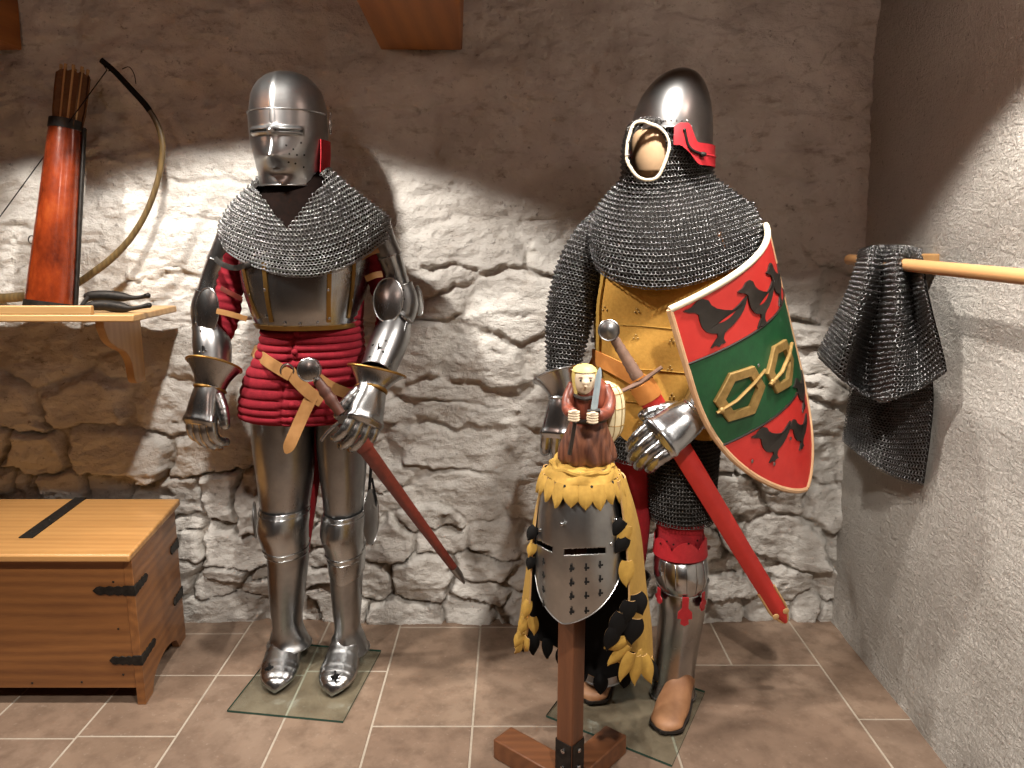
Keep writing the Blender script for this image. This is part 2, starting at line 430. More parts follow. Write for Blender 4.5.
GLASSEDGE = m_plain('green_glass_edge', '#27443a', '#31544a', .15, 20)
QUIVER = m_glossleather()
# ---------------------------------------------------------------- the room
XR, YB, ZC = 1.172, 2.600, 2.24        # right wall, stone wall, ceiling
XL, YF = -2.70, -1.60

def vnoise(x, y, seed):
    r = np.random.default_rng(seed); T = r.random((256, 256))
    xi = np.floor(x).astype(int); yi = np.floor(y).astype(int); fx = x - xi; fy = y - yi
    fx = fx * fx * (3 - 2 * fx); fy = fy * fy * (3 - 2 * fy)
    g = lambda a, b: T[a % 256, b % 256]
    return (g(xi, yi) * (1 - fx) + g(xi + 1, yi) * fx) * (1 - fy) + (g(xi, yi + 1) * (1 - fx) + g(xi + 1, yi + 1) * fx) * fy
def fbm(x, y, o, seed, gain=.5):
    s = 0; a = 1; t = 0
    for k in range(o): s = s + a * vnoise(x * 2 ** k + 17.3 * k, y * 2 ** k - 9.1 * k, seed + k); t += a; a *= gain
    return s / t - .5
def ridged(x, y, o, seed):
    s = 0; a = 1; t = 0
    for k in range(o): s = s + a * (1 - np.abs(2 * vnoise(x * 2 ** k + 3.3 * k, y * 2 ** k, seed + k) - 1)); t += a; a *= .5
    return s / t
def sstep(a, b, x):
    t = np.clip((x - a) / (b - a), 0, 1); return t * t * (3 - 2 * t)
def gridmesh(name, co, mats, kind='structure', attr=None):
    nu, nv = co.shape[:2]; idx = np.arange(nu * nv).reshape(nu, nv)
    F = np.stack([idx[:-1, :-1], idx[:-1, 1:], idx[1:, 1:], idx[1:, :-1]], -1).reshape(-1, 4)
    me = bpy.data.meshes.new(name)
    me.vertices.add(nu * nv); me.vertices.foreach_set('co', co.astype(np.float32).ravel())
    me.loops.add(F.size); me.loops.foreach_set('vertex_index', F.astype(np.int32).ravel())
    me.polygons.add(len(F)); me.polygons.foreach_set('loop_start', np.arange(len(F), dtype=np.int32) * 4)
    me.polygons.foreach_set('use_smooth', np.ones(len(F), bool))
    for m in mats: me.materials.append(m)
    if attr is not None:
        a = me.attributes.new('mortar', 'FLOAT', 'POINT'); a.data.foreach_set('value', attr.astype(np.float32).ravel())
    me.update(calc_edges=True)
    o = bpy.data.objects.new(name, me); COL.objects.link(o); tag(o, kind=kind); return o

# --- rubble stone wall
def stone_wall():
    st = .0062
    xs = np.arange(XL - .02, XR + .10, st); zs = np.arange(-.03, ZC + .02, st); X, Z = np.meshgrid(xs, zs)
    r = np.random.default_rng(41); seeds = []
    z = -.06
    while z < 2.4:
        h = r.uniform(.10, .17) if z < .5 else r.uniform(.13, .22); x = XL - .2 + r.uniform(0, .2)
        while x < XR + .3:
            w = r.uniform(.09, .32) if z < .5 else r.uniform(.16, .46)
            if r.random() < .28: seeds += [(x + w / 2, z + h * .27, w, h * .55, r.uniform(0, 1), r.normal(0, .5), r.normal(0, .5)), (x + w / 2 + r.normal(0, .04), z + h * .77, w, h * .5, r.uniform(0, 1), r.normal(0, .5), r.normal(0, .5))]
            else: seeds.append((x + w / 2, z + h / 2 + r.normal(0, .03), w, h, r.uniform(0, 1), r.normal(0, .5), r.normal(0, .5)))
            x += w
        z += h
    wx = X + fbm(X * 3.2, Z * 3.2, 5, 5, .6) * .22; wz = Z + fbm(X * 3.2, Z * 3.2, 5, 50, .6) * .17
    F1 = np.full(X.shape, 9.); F2 = np.full(X.shape, 9.); H = np.zeros(X.shape); TX = np.zeros(X.shape); TZ = TX.copy(); DX = TX.copy(); DZ = TX.copy(); QX = TX.copy(); QZ = TX.copy()
    for (sx, sz, w, h, hh, tx, tz) in seeds:
        i0, i1 = np.searchsorted(xs, [sx - .55, sx + .55]); j0, j1 = np.searchsorted(zs, [sz - .4, sz + .4])
        if i1 <= i0 or j1 <= j0: continue
        sl = (slice(j0, j1), slice(i0, i1)); dx = wx[sl] - sx; dz = wz[sl] - sz
        q = (np.abs(dx / (w * .5)) ** 2.8 + np.abs(dz / (h * .5)) ** 2.8) ** (1 / 2.8)
        a = F1[sl]; b = F2[sl]; c = q < a
        F2[sl] = np.where(c, a, np.minimum(b, q)); F1[sl] = np.where(c, q, a)
        for A, v in ((H, hh), (TX, tx), (TZ, tz), (DX, dx), (DZ, dz), (QX, dx / w), (QZ, dz / h)): A[sl] = np.where(c, v, A[sl])
    e = np.clip(F2 - F1, 0, 1.2)
    n1 = fbm(X * 8, Z * 12, 5, 90, .58); n2 = ridged(X * 6 + n1, Z * 15 + n1, 4, 130); n3 = fbm(X * 34, Z * 44, 4, 160, .65)
    low = sstep(.05, .30, -QZ - np.abs(QX) * .4)                       # crisp undersides, plaster-filled tops and sides
    wid = .80 - .56 * low + .3 * fbm(X * 3, Z * 3, 3, 77)
    k = 1 - sstep(.35, 1.05, Z + fbm(X * 1.5, Z * 1.5, 3, 70) * .9)         # 1 = bare rubble low down, 0 = plastered over
    prof = sstep(.0, 1., (e + n3 * .14) / np.maximum(.14, wid * (1 - .55 * k)))
    k2 = 1 - sstep(1.20, 1.70, Z + fbm(X * 2, Z * 2, 3, 75) * .6)
    keep = sstep(-.16, .10, fbm(X * 1.9, Z * 2.6, 3, 44) + .12 * k)    # joints smeared over with plaster in places
    dep = prof * (.020 + .040 * H) * (.20 + .50 * k2 * keep + .50 * k)
    tilt = (TX * DX * .18 + TZ * DZ * .22) * prof * (.45 + .55 * k) * (.3 + .7 * k2)
    chips = (np.floor((n1 * 2.4 + n2) * 5) / 5 - .3) * .013 * (.25 + .45 * k2 + .45 * k)
    dep = dep + tilt + n1 * (.034 - .022 * k2) + (n2 - .5) * (.010 - .003 * k) + n3 * (.0040 + .0030 * k) + chips * .7 + fbm(X * 1.6, Z * 1.6, 3, 33) * .06
    pit = sstep(.26, .33, fbm(X * 15, Z * 24, 4, 210, .6)); dep = dep - pit * .010
    hole = sstep(.20, .30, fbm(X * 5, Z * 8, 4, 260, .55)) * k; dep = dep - hole * .026
    gouge = sstep(.30, .36, fbm(X * 4 + n1, Z * 20 + n1 * 2, 3, 280, .5)); dep = dep - gouge * .012
    co = np.stack([X, YB + .035 - dep, Z], -1)
    co[..., 1] = np.maximum(co[..., 1], 2.50)
    mort = np.maximum((1 - sstep(.0, .16, e + n3 * .25)) * (k * .7 * keep + .02), hole * .6)
    return gridmesh('wall_back', co, [STONE], attr=np.clip(mort, 0, 1))
def m_stone():
    t = NT('limewashed_rubble_stone'); c = t.coord(); n = t.noise(c, 5, 6, .6); n2 = t.noise(c, 45, 6, .7); n3 = t.noise(t.coord((1, 1, 2.2)), 14, 5, .65)
    col = t.ramp(n, [(.25, L3('#b6b0a8')), (.5, L3('#d0ccc5')), (.75, L3('#dedbd4'))])
    col = t.mix(col, L3('#958a7e'), t.ramp(n3, [(.56, white(0)), (.72, white(.7))]))
    col = t.mix(col, L3('#4d4238'), t.ramp(n2, [(.60, white(0)), (.70, white(.6))]))  # dark specks put into the colour as shade of pits the bump leaves flat
    at = t.N('ShaderNodeAttribute', attribute_name='mortar')
    col = t.mix(col, L3('#6f5f4d'), at.outputs['Fac'])
    n4 = t.noise(t.coord((1, 1, 1.7)), 130, 5, .7); vo = t.N('ShaderNodeTexVoronoi', feature='DISTANCE_TO_EDGE'); t.link(t.mix(t.coord((1, 1, 1.5)), t.N('ShaderNodeTexNoise', Scale=9.0, Detail=4.0).outputs['Color'], .22), vo.inputs['Vector']); vo.inputs['Scale'].default_value = 11
    crk = t.ramp(vo.outputs['Distance'], [(0, white(0)), (.05, white(1))])
    h = t.math('ADD', t.math('ADD', t.math('MULTIPLY', n2, .8), n3), t.math('ADD', t.math('MULTIPLY', n4, .28), t.math('MULTIPLY', crk, .10)))
    return t.out(col, .93, t.bump(h, .016, .72), Specular_IOR_Level=.2)
STONE = m_stone(); stone_wall()

# --- roughcast plaster wall on the right, its foot and corner slightly uneven
def m_plaster():
    t = NT('rough_plaster'); c = t.coord(); n = t.noise(t.coord((1, 1, 1), rot=(.5, 0, 0)), 60, 5, .62); n0 = t.noise(c, 3, 4)
    v = t.noise(t.coord((1, 2.6, 1), rot=(.6, 0, 0)), 46, 5, .66, 1.2); w = t.noise(t.coord((1, 1, 3), rot=(-.4, 0, 0)), 22, 4, .6, .8)
    col = t.ramp(n0, [(.3, L3('#c3bdb4')), (.7, L3('#d4cfc7'))])
    col = t.mix(col, L3('#5a4f45'), t.ramp(v, [(.29, white(.85)), (.385, white(0))]))
    h = t.math('ADD', v, t.math('ADD', t.math('MULTIPLY', w, .8), t.math('MULTIPLY', n, .4)))
    return t.out(col, .92, t.bump(h, .026, .9), Specular_IOR_Level=.2)
PLASTER = m_plaster()
def plain_wall(name, p0, p1, seed, mat, amp=.012, axis=0, z1=ZC + .02):
    st = .02; L = (V(p1) - V(p0)).length; us = np.arange(0, L + st, st); zs = np.arange(-.03, z1 + st, st); U, Z = np.meshgrid(us, zs)
    d = fbm(U * 2, Z * 2, 3, seed) * amp * 2 + fbm(U * 14, Z * 14, 3, seed + 9) * amp * .5
    dirv = (V(p1) - V(p0)).normalized(); nrm = V((-dirv.y, dirv.x, 0))
    co = np.stack([p0[0] + dirv.x * U + nrm.x * d, p0[1] + dirv.y * U + nrm.y * d, Z], -1)
    return gridmesh(name, co, [mat])
DARKPLASTER = m_plain('dim_brown_plaster', '#4d4036', '#65564a', .95, 20)
plain_wall('wall_right', (XR, YF), (XR, YB + .12), 301, PLASTER)
plain_wall('wall_left', (XL, YB + .1), (XL, YF), 302, DARKPLASTER)
plain_wall('wall_front', (XL, YF), (XR, YF), 303, DARKPLASTER)

# --- tiled floor: slabs with pale joints, one mesh
def m_tile():
    t = NT('worn_terracotta_tile'); c = t.coord(); g = t.N('ShaderNodeNewGeometry')
    n = t.noise(c, 3.2, 6, .62, .4); n2 = t.noise(c, 16, 6, .65); n3 = t.noise(c, 70, 4, .6)
    col = t.ramp(n, [(.25, L3('#5c4a3d')), (.5, L3('#7c6858')), (.75, L3('#998573'))])
    col = t.mix(col, t.ramp(g.outputs['Random Per Island'], [(0, L3('#766557')), (.5, L3('#846c5a')), (1, L3('#8c7662'))]), .35)
    col = t.mix(col, L3('#5d4a3b'), t.ramp(n2, [(.45, white(0)), (.72, white(.75))]))
    col = t.mix(col, L3('#b9a898'), t.ramp(n3, [(.62, white(0)), (.8, white(.35))]))
    return t.out(col, t.math('ADD', t.math('MULTIPLY', n2, .3), .38), t.bump(t.math('ADD', n2, t.math('MULTIPLY', n3, .4)), .0012, .4))
TILE = m_tile(); GROUT = m_plain('pale_grout', '#94897a', '#aa9f90', .95, 80)
def floor():
    mb = MB(); cols = [(-2.7, -2.38, 0), (-2.38, -2.095, .2), (-2.095, -1.81, .4), (-1.81, -1.525, .1), (-1.525, -1.24, 1.945), (-1.24, -.957, 1.955), (-.957, -.672, 2.262), (-.672, -.408, 2.285), (-.408, -.115, 2.0), (-.115, .172, 2.0), (.172, .457, 2.31)]
    T = []
    for x0, x1, y0 in cols:
        cut = [2.66]
        if -1.25 < x0 < -1.2: cut += [2.262]

        ys = sorted(set(cut + [y0 + .57 * k for k in range(-8, 3) if -1.65 < y0 + .57 * k < 2.64] + [-1.62]))
        T += [(x0, x1, a, b) for a, b in zip(ys, ys[1:]) if b - a > .02]
    for a, b in ((-1.62, -.84), (-.84, -.02), (-.02, .60), (.60, 1.17), (1.17, 1.75), (1.75, 2.322)): T.append((.457, 1.022, a, b) if True else 0)
    T += [(.457, .730, 2.322, 2.66), (.730, 1.022, 2.322, 2.66)]
    ys = [-1.62, -.83, -.26, .31, .88, 1.46, 2.033, 2.66]; T += [(1.022, 1.20, a, b) for a, b in zip(ys, ys[1:])]
    T = [(x0, x1, a, b) if not (.45 < x0 < .46 and a == 1.17) else (x0, x1, 1.17, 1.60) for x0, x1, a, b in T]
    T = [(x0, x1, a, b) if not (.45 < x0 < .46 and a == 1.75) else (x0, x1, 1.60, 2.322) for x0, x1, a, b in T]
    g = .0022; h = .0025
    for x0, x1, a, b in T:
        x0 += g; x1 -= g; a += g; b -= g
        top = [V((x0 + h, a + h, 0)), V((x1 - h, a + h, 0)), V((x1 - h, b - h, 0)), V((x0 + h, b - h, 0))]
        bot = [V((x0, a, -h)), V((x1, a, -h)), V((x1, b, -h)), V((x0, b, -h))]
        mb.add(top + bot, [(0, 1, 2, 3), (4, 5, 1, 0), (5, 6, 2, 1), (6, 7, 3, 2), (7, 4, 0, 3)], 0)
    mb.add([V((XL - .05, YF - .05, -.0016)), V((XR + .05, YF - .05, -.0016)), V((XR + .05, YB + .08, -.0016)), V((XL - .05, YB + .08, -.0016))], [(0, 1, 2, 3)], 1)
    mb.box(((XL + XR) / 2, (YF + YB) / 2, -.06), (XR - XL + .1, YB - YF + .1, .1), mi=1)
    o = part('floor', mb, [TILE, GROUT], smooth_ang=0); tag(o, kind='structure')
floor()

# --- ceiling and its timber joists
CEILPAINT = m_plain('ceiling_boards', '#4a3626', '#5c4531', .8, 20)
mb = MB().box(((XL + XR) / 2, (YF + YB) / 2, ZC + .05), (XR - XL + .2, YB - YF + .3, .1)); tag(part('ceiling', mb, CEILPAINT, smooth_ang=0), kind='structure')
def beam(xw, xf, w, n):
    mb = MB(); ys = [YF, .0, 1.0, 2.09, YB + .03]; rows = []
    for y in ys:
        x = lerp(xw, xf, (YB - y) / .5); x = min(max(x, xw - .03), xw + .03); zz = 1.983 + .004 * sin(y * 7)
        rows.append([V((x - w, y, zz)), V((x, y, zz)), V((x + .012, y, ZC + .01)), V((x - w, y, ZC + .01))])
    mb.grid(rows, True, 0, True, True); o = part('trim_%d' % n, mb, BEAMWOOD, bevel=.006, smooth_ang=30); tag(o, kind='structure')
beam(-.158, -.134, .262, 1); beam(-1.572, -1.585, .26, 2)
# ---------------------------------------------------------------- wall shelf with quiver, bow, arrows and iron tongs
SHZ = 1.168
sh = empty('wall_shelf', (-1.6, 2.575, .9), 'pale pine wall shelf with a raised front lip and a scrolled bracket', 'shelf')
mb = MB().box((-1.674, 2.43, SHZ - .011), (1.10, .30, .022)); part('shelf_board', mb, PINE, sh, bevel=.004, smooth_ang=30)
mb = MB().box((-1.74, 2.292, SHZ + .013), (.98, .018, .026)); part('front_lip', mb, PINE, sh, bevel=.003, smooth_ang=30)
def bracket(x):
    prof = [(2.335, SHZ - .024), (2.335, SHZ - .045)] + [(q[0], q[1]) for q in spline([(2.338, SHZ - .05), (2.36, SHZ - .09), (2.405, SHZ - .118), (2.455, SHZ - .14), (2.485, SHZ - .18), (2.495, SHZ - .235), (2.515, SHZ - .253), (2.545, SHZ - .255)], 6)] + [(2.57, SHZ - .255), (2.57, SHZ - .024)]
    mb = MB().prism([V((x, a, b)) for a, b in prof], (-.026, 0, 0)); part('bracket', mb, PINEZ, sh, bevel=.002, smooth_ang=50)
bracket(-1.245); bracket(-2.05)

# quiver, leaning back against the wall
b0 = P(48, 306, 2.42); b0.z = SHZ; b1 = P(66, 121, 2.505)
def qframe(t): return lerp(b0, b1, t)
q = empty('leather_quiver', b0, 'glossy red brown leather quiver leaning on the wall on the shelf', 'quiver')
axq = (b1 - b0).normalized(); sxq = V((1, 0, 0)); sxq = (sxq - axq * axq.dot(sxq)).normalized(); syq = axq.cross(sxq)
def qring(t, rx, ry, n=28): return [qframe(t) + sxq * rx * cos(2 * pi * k / n) + syq * ry * sin(2 * pi * k / n) for k in range(n)]
rows = [qring(t, lerp(.074, .047, t) + .003 * sin(t * 9) * t * (1 - t), lerp(.052, .040, t)) for t in [i / 24 for i in range(25)]]
mb = MB(); shell(mb, rows, .004); mb.add(rows[0], [tuple(range(28))]); part('quiver_body', mb, QUIVER, q, label='shiny mottled red brown leather tube')
mb = MB(); shell(mb, [qring(t, r + .002, .043) for t, r in ((.955, .0485), (.985, .0475), (1.004, .047))], .006); part('mouth_band', mb, IRON, q, label='dark iron band round the mouth')
mb = MB(); shell(mb, [qring(t, r + .0025, .0545) for t, r in ((.003, .074), (.02, .0735), (.045, .073))], .006); part('base_band', mb, IRON, q, label='dark stitched band round the base')
mb = MB(); mb.tube([qframe(t) + sxq * (lerp(.074, .047, t) + .003) + syq * .012 for t in (0.02, .25, .5, .75, .98)], .006, 8); mb.tube([qframe(t) + sxq * (lerp(.074, .047, t) + .001) + syq * .024 for t in (0.02, .5, .98)], .004, 6); part('side_seam', mb, IRON, q)
c = qframe(.36) - sxq * .064 - syq * .008
mb = MB().tube([c + sxq * .010 * cos(a) - sxq * .004 + axq * .012 * sin(a) for a in [i * pi / 6 for i in range(12)]], .0018, 6, closed=True); part('hanging_ring', mb, IRON, q)

def arrow(base, d, L, roll):
    o = empty('arrow', base, None, 'arrow', 'arrows in the quiver'); d = d.normalized(); s = d.orthogonal().normalized(); t = d.cross(s)
    part('shaft', MB().tube([base, base + d * (L * .5), base + d * L], .0042, 8), ARROWWOOD, o)
    for k in range(3):
        a = roll + k * 2 * pi / 3; n = s * cos(a) + t * sin(a); e = d.cross(n) * .0006
        pr = [(.60, .003), (.66, .016), (.74, .021), (.90, .021), (.965, .018), (.985, .004)]
        pts = [base + d * (L * (u * .45 + .55)) + n * w for u, w in [(.10, .003), (.20, .014), (.38, .019), (.72, .020), (.9, .018), (.94, .003)]]
        part('feather', MB().prism([p - e for p in pts], e * 2), FEATHER, o, smooth_ang=0)
    part('nock', MB().tube([base + d * (L * .985), base + d * (L * 1.004)], [.005, .0048], 8), ARROWWOOD, o)
    return o
arrows = []
for k, (ax_, ay_, sp) in enumerate([(-.026, -.010, -1), (-.009, -.020, -.4), (.010, -.020, .3), (.027, -.012, 1), (.031, .008, 1.1), (.014, .016, .5), (-.006, .017, -.2), (-.027, .010, -.9), (.001, -.002, 0)]):
    base = qframe(.45) + sxq * ax_ * .9 + syq * ay_
    top = b1 + sxq * (ax_ * 1.25 + .009) + syq * ay_ * 1.2 + axq * .165
    d = top - base
    ar = arrow(base, d, d.length, k * .7); ar['label'] = 'brown feathered arrow standing in the red brown leather quiver'

# horn bow leaning on the wall behind the quiver
pp = [(101, 60, 2.47), (114, 71, 2.475), (130, 88, 2.48), (147, 107, 2.485), (158, 126, 2.49), (162.5, 145, 2.492), (161, 166, 2.495), (155, 190, 2.498), (145, 215, 2.50), (130, 239, 2.502), (112, 258, 2.505), (94, 272, 2.507), (74, 285, 2.51), (48, 293, 2.512), (18, 297, 2.514), (-18, 300, 2.515), (-52, 304, 2.515), (-75, 313, 2.515)]
path = spl3([P(*p) for p in pp], 5); m = len(path)
bow = empty('recurve_bow', V((path[-1].x, 2.515, SHZ)), 'curved horn bow with a thin string behind the quiver', 'bow')
rad = [lerp(.0075, .0095, smooth(0, .35, i / m)) + .006 * exp(-((i / m - .83) / .09) ** 2) + .0025 * exp(-((i / m - .62) / .1) ** 2) for i in range(m)]
part('bow_stave', MB().tube(path, rad, 12, up=(0, 1, 0), flat=.75), BOWWOOD, bow)
k = int(m * .2); part('tip_wrap', MB().tube(path[:k], [r + .0011 for r in rad[:k]], 12, up=(0, 1, 0), flat=.8), BLACKLEATHER, bow, label='dark bound tip')
s0 = P(107, 70, 2.462); s1 = P(-66, 307, 2.50)
mb = MB().tube([s0, s1], .0016, 6); mb.tube([s0, P(104, 66, 2.46), P(110, 64, 2.484), P(114, 70, 2.484), P(108, 71, 2.462)], .0016, 6); part('bowstring', mb, BLACKLEATHER, bow)
mb = MB().tube(spl3([P(122, 69, 2.478), P(129, 67, 2.475), P(134, 74, 2.475), P(136, 84, 2.477)], 4), .0013, 6); part('loose_cord', mb, BLACKLEATHER, bow)

# black iron tongs lying on the shelf
tg = empty('iron_tongs', (-1.25, 2.36, SHZ), 'black iron tongs with two curved jaws lying on the shelf', 'tool')
def arm(dy, z0, wig, name):
    px_ = [87, 94, 104, 114, 123, 130, 137, 143, 147]; rows = []
    w = [.011, .0145, .015, .0155, .014, .008, .006, .006, .007]
    pts = [P(x, 305, 2.37 + dy) for x in px_]
    pts = [V((p.x, 2.37 + dy + wig * sin(i * .8), z0 + .004 * sin(i * .9 + wig * 40))) for i, p in enumerate(pts)]
    mb = MB().tube(spl3(pts, 3), [float(x[0]) for x in spline([(q_,) for q_ in w], 3)], 10, up=(0, 0, 1), flat=1.1)
    mb.ball(pts[-1] + V((.006, 0, .001)), .0085, 10, 8); part(name, mb, IRON, tg)
arm(-.026, SHZ + .0175, .006, 'jaw'); arm(.040, SHZ + .043, -.006, 'jaw')
mb = MB().tube([V((-1.318, 2.350, SHZ + .014)), V((-1.318, 2.405, SHZ + .046))], .007, 10); mb.ball((-1.318, 2.346, SHZ + .013), .010, 10, 8); part('rivet', mb, IRON, tg)

# ---------------------------------------------------------------- oak chest
ch = empty('wooden_chest', (-1.75, 2.31, 0), 'oak chest with black iron corner straps standing below the wall shelf', 'chest')
def cpart(name, mb, *a, **k):
    """the chest narrows a little towards the wall"""
    for p in mb.v: p.x -= (p.y - 2.105) * .115 * (p.x + 2.28) / 1.168
    return part(name, mb, *a, **k)
CX0, CX1, CY0, CY1, CZ = -2.28, -1.112, 2.105, 2.505, .477
mb = MB().box(((CX0 + CX1) / 2 - .006, CY0 + .012, (CZ + .055) / 2), (CX1 - CX0 - .016, .024, CZ - .055)); cpart('front_panel', mb, CHESTWOOD, ch, bevel=.002, smooth_ang=30)
mb = MB().box(((CX0 + CX1) / 2, CY1 - .012, (CZ + .055) / 2), (CX1 - CX0 - .05, .022, CZ - .055)); cpart('back_panel', mb, CHESTWOOD, ch, smooth_ang=30)
mb = MB().box(((CX0 + CX1) / 2, (CY0 + CY1) / 2, .07), (CX1 - CX0 - .05, CY1 - CY0 - .05, .02)); cpart('bottom_board', mb, CHESTWOOD, ch, smooth_ang=30)
for xx in (CX1, CX0 + .026):
    arch = [(CY0 - .002, CZ), (CY0 - .002, 0), (CY0 + .062, 0)] + [(CY0 + .062 + (CY1 - CY0 - .135) * u, .062 * sin(pi * u) ** .45 + .004) for u in [i / 14 for i in range(1, 14)]] + [(CY1 - .07, 0), (CY1, 0), (CY1, CZ)]
    mb = MB().prism([V((xx, a, b)) for a, b in arch], (-.026, 0, 0)); cpart('side_panel', mb, CHESTWOODY, ch, bevel=.0015, smooth_ang=40)
mb = MB().box(((CX0 + CX1) / 2 + .004, 2.302, CZ + .013), (CX1 - CX0 + .014, .474, .024)); cpart('lid', mb, CHESTTOP, ch, bevel=.006, smooth_ang=30)
for x in (-1.462, -2.06):
    mb = MB().box((x, 2.365, CZ + .0265), (.043, .356, .004)); 
    for y in (2.22, 2.33, 2.44): mb.ball((x, y, CZ + .0285), .005, 10, 6, sc=(1, 1, .5))
    cpart('lid_strap', mb, IRON, ch, bevel=.0015, smooth_ang=30)
def iron_outline(L, w):
    top = [(0, w), (.25 * L, w * .98), (.30 * L, w * .72), (.40 * L, w * .95), (.48 * L, w * .70), (.60 * L, w * .92), (.70 * L, w * .66), (.82 * L, w * .86), (.9 * L, w * .7), (L, 0)]
    return top + [(a, -b) for a, b in reversed(top[:-1])]
def corner_iron(z, Lf, Ls):
    e = cpart('corner_strap', MB().prism([V((CX1 + .002 - a, CY0 - .002, z + b)) for a, b in iron_outline(Lf, .016)], (0, -.004, 0)), IRON, ch, smooth_ang=30, bevel=.001)
    cpart('corner_strap', MB().prism([V((CX1, CY0 - .006 + a, z + b)) for a, b in iron_outline(Ls, .016)], (.004, 0, 0)), IRON, ch, smooth_ang=30, bevel=.001)
corner_iron(.149, .098, .125); corner_iron(.374, .125, .11)
for z, l in ((.355, .085), (.175, .10)):
    cpart('corner_strap', MB().prism([V((CX1, CY1 + .003 - a, z + b)) for a, b in iron_outline(l, .018)], (.004, 0, 0)), IRON, ch, smooth_ang=30, bevel=.001)
for x, z in ((-1.172, .40), (-1.172, .10), (-1.30, .075), (-1.45, .072), (-1.172, .25)): cpart('wooden_peg', MB().ball((x, CY0 - .001, z), .0035, 8, 6, sc=(1, .5, 1)), IRON, ch)
# ---------------------------------------------------------------- wooden rail on the right wall with mail draped over it
RX, RZ = 1.040, 1.322
rail = empty('wooden_rail', (XR - .01, 2.0, RZ), 'round pale wooden rail fixed to the rough plaster wall', 'rail')
mb = MB().tube([V((RX - .004, 2.39, RZ + .004)), V((RX, 1.8, RZ)), V((RX + .004, 1.12, RZ - .006))], [.0165, .0165, .017], 20); part('rail_pole', mb, PINEY, rail)
for y in (2.16, 1.22):
    mb = MB().box(((RX + XR) / 2 + .012, y, RZ + .006), (XR - RX - .0, .04, .045)); part('bracket', mb, PINEZ, rail, bevel=.004, smooth_ang=30)
# mail: a short shirt hung over the rail; front fall flares and overlaps the longer back fall
ms = empty('mail_shirt', (RX - .02, 2.2, .78), 'dark mail shirt draped over the wooden rail on the right wall', 'mail')
def pxrow(pts): return [P(x, y, d) for x, y, d in pts]
# lower / longer fall, hanging close to the wall side under the rail
low = [pxrow([(866, 262, 2.30), (880, 258, 2.24), (893, 257, 2.19), (906, 258, 2.14), (917, 261, 2.08)]),
       pxrow([(858, 330, 2.32), (876, 330, 2.24), (895, 331, 2.20), (912, 332, 2.12), (926, 333, 2.06)]),
       pxrow([(851, 390, 2.33), (872, 393, 2.25), (893, 396, 2.21), (912, 396, 2.12), (932, 394, 2.05)]),
       pxrow([(846, 425, 2.33), (868, 434, 2.24), (889, 440, 2.20), (910, 440, 2.11), (929, 438, 2.05)]),
       pxrow([(844, 441, 2.32), (866, 459, 2.23), (886, 472, 2.19), (905, 480, 2.11), (923, 484, 2.06)])]
mail('back_fall', low, False, [MAILMID, CLOTHBACK], ms, R=.0060, pitch=.0102, rowd=.0070, lean=30, flipn=True)
# upper fall: over the rail, pleated, two hanging corners
up = [pxrow([(884, 262, 2.30), (893, 262, 2.27), (902, 262, 2.22), (910, 263, 2.18), (917, 264, 2.14), (922, 266, 2.10)]),
      pxrow([(862, 250, 2.27), (873, 247, 2.19), (886, 246.5, 2.16), (899, 246.5, 2.11), (911, 248, 2.07), (921, 251, 2.04)]),
      pxrow([(857, 262, 2.235), (869, 262, 2.10), (883, 263, 2.14), (896, 262, 2.04), (909, 262, 2.07), (922, 264, 1.98)]),
      pxrow([(847, 292, 2.26), (862, 296, 2.09), (880, 300, 2.15), (897, 300, 2.00), (913, 297, 2.05), (926, 292, 1.94)]),
      pxrow([(833, 322, 2.31), (851, 336, 2.11), (871, 345, 2.18), (896, 344, 1.99), (916, 338, 2.02), (934, 324, 1.94)]),
      pxrow([(819, 352, 2.36), (840, 372, 2.16), (868, 388, 2.19), (893, 384, 1.99), (920, 382, 1.99), (945, 364, 1.94)]),
      pxrow([(823, 360, 2.36), (853, 387, 2.16), (873, 398, 2.17), (887, 400, 1.99), (918, 388, 1.99), (944, 372, 1.94)])]
mail('front_fall', up, False, [MAILMID, CLOTHBACK], ms, R=.0060, pitch=.0102, rowd=.0070, lean=30, flipn=True)
# ---------------------------------------------------------------- shared armour builders
def proj(p):
    d = V(p) - CAM; dep = d.y * cos(PITCH) - d.z * sin(PITCH); up = d.y * sin(PITCH) + d.z * cos(PITCH)
    return 512 + FPX * d.x / dep, 384 - FPX * up / dep
def onpx(lf, px, py, off=0.0):
    """the point of a loft's camera side that is seen at px,py"""
    best = None
    us = [i / 40 for i in range(41)]; ts = [-1.5 + 3.0 * j / 40 for j in range(41)]; su, st = 1 / 40, 3 / 40
    for it in range(3):
        for u in us:
            for t in ts:
                q = proj(lf.at(u, t)); e = (q[0] - px) ** 2 + (q[1] - py) ** 2
                if best is None or e < best[0]: best = (e, u, t)
        _, u0, t0 = best; us = [min(max(u0 + su * k / 5, 0), 1) for k in range(-6, 7)]; ts = [t0 + st * k / 5 for k in range(-6, 7)]; su /= 5; st /= 5
    _, u, t = best; n = lf.normal(u, t); return lf.at(u, t) + n * off, n
def plate(name, lf, mat, parent, n=48, nu=None, u0=0, u1=1, rim=.0028, rims=(1, 1), th=.0015, off=0.0, label=None, rmat=None):
    mb = MB(); rows = lf.rows(n, nu, u0, u1, off); shell(mb, rows, th)
    if rim:
        for k, w in ((0, rims[0]), (-1, rims[1])):
            if w: mb.tube(rows[k], rim, 6, closed=True)
    return part(name, mb, mat, parent, 50, label=label)
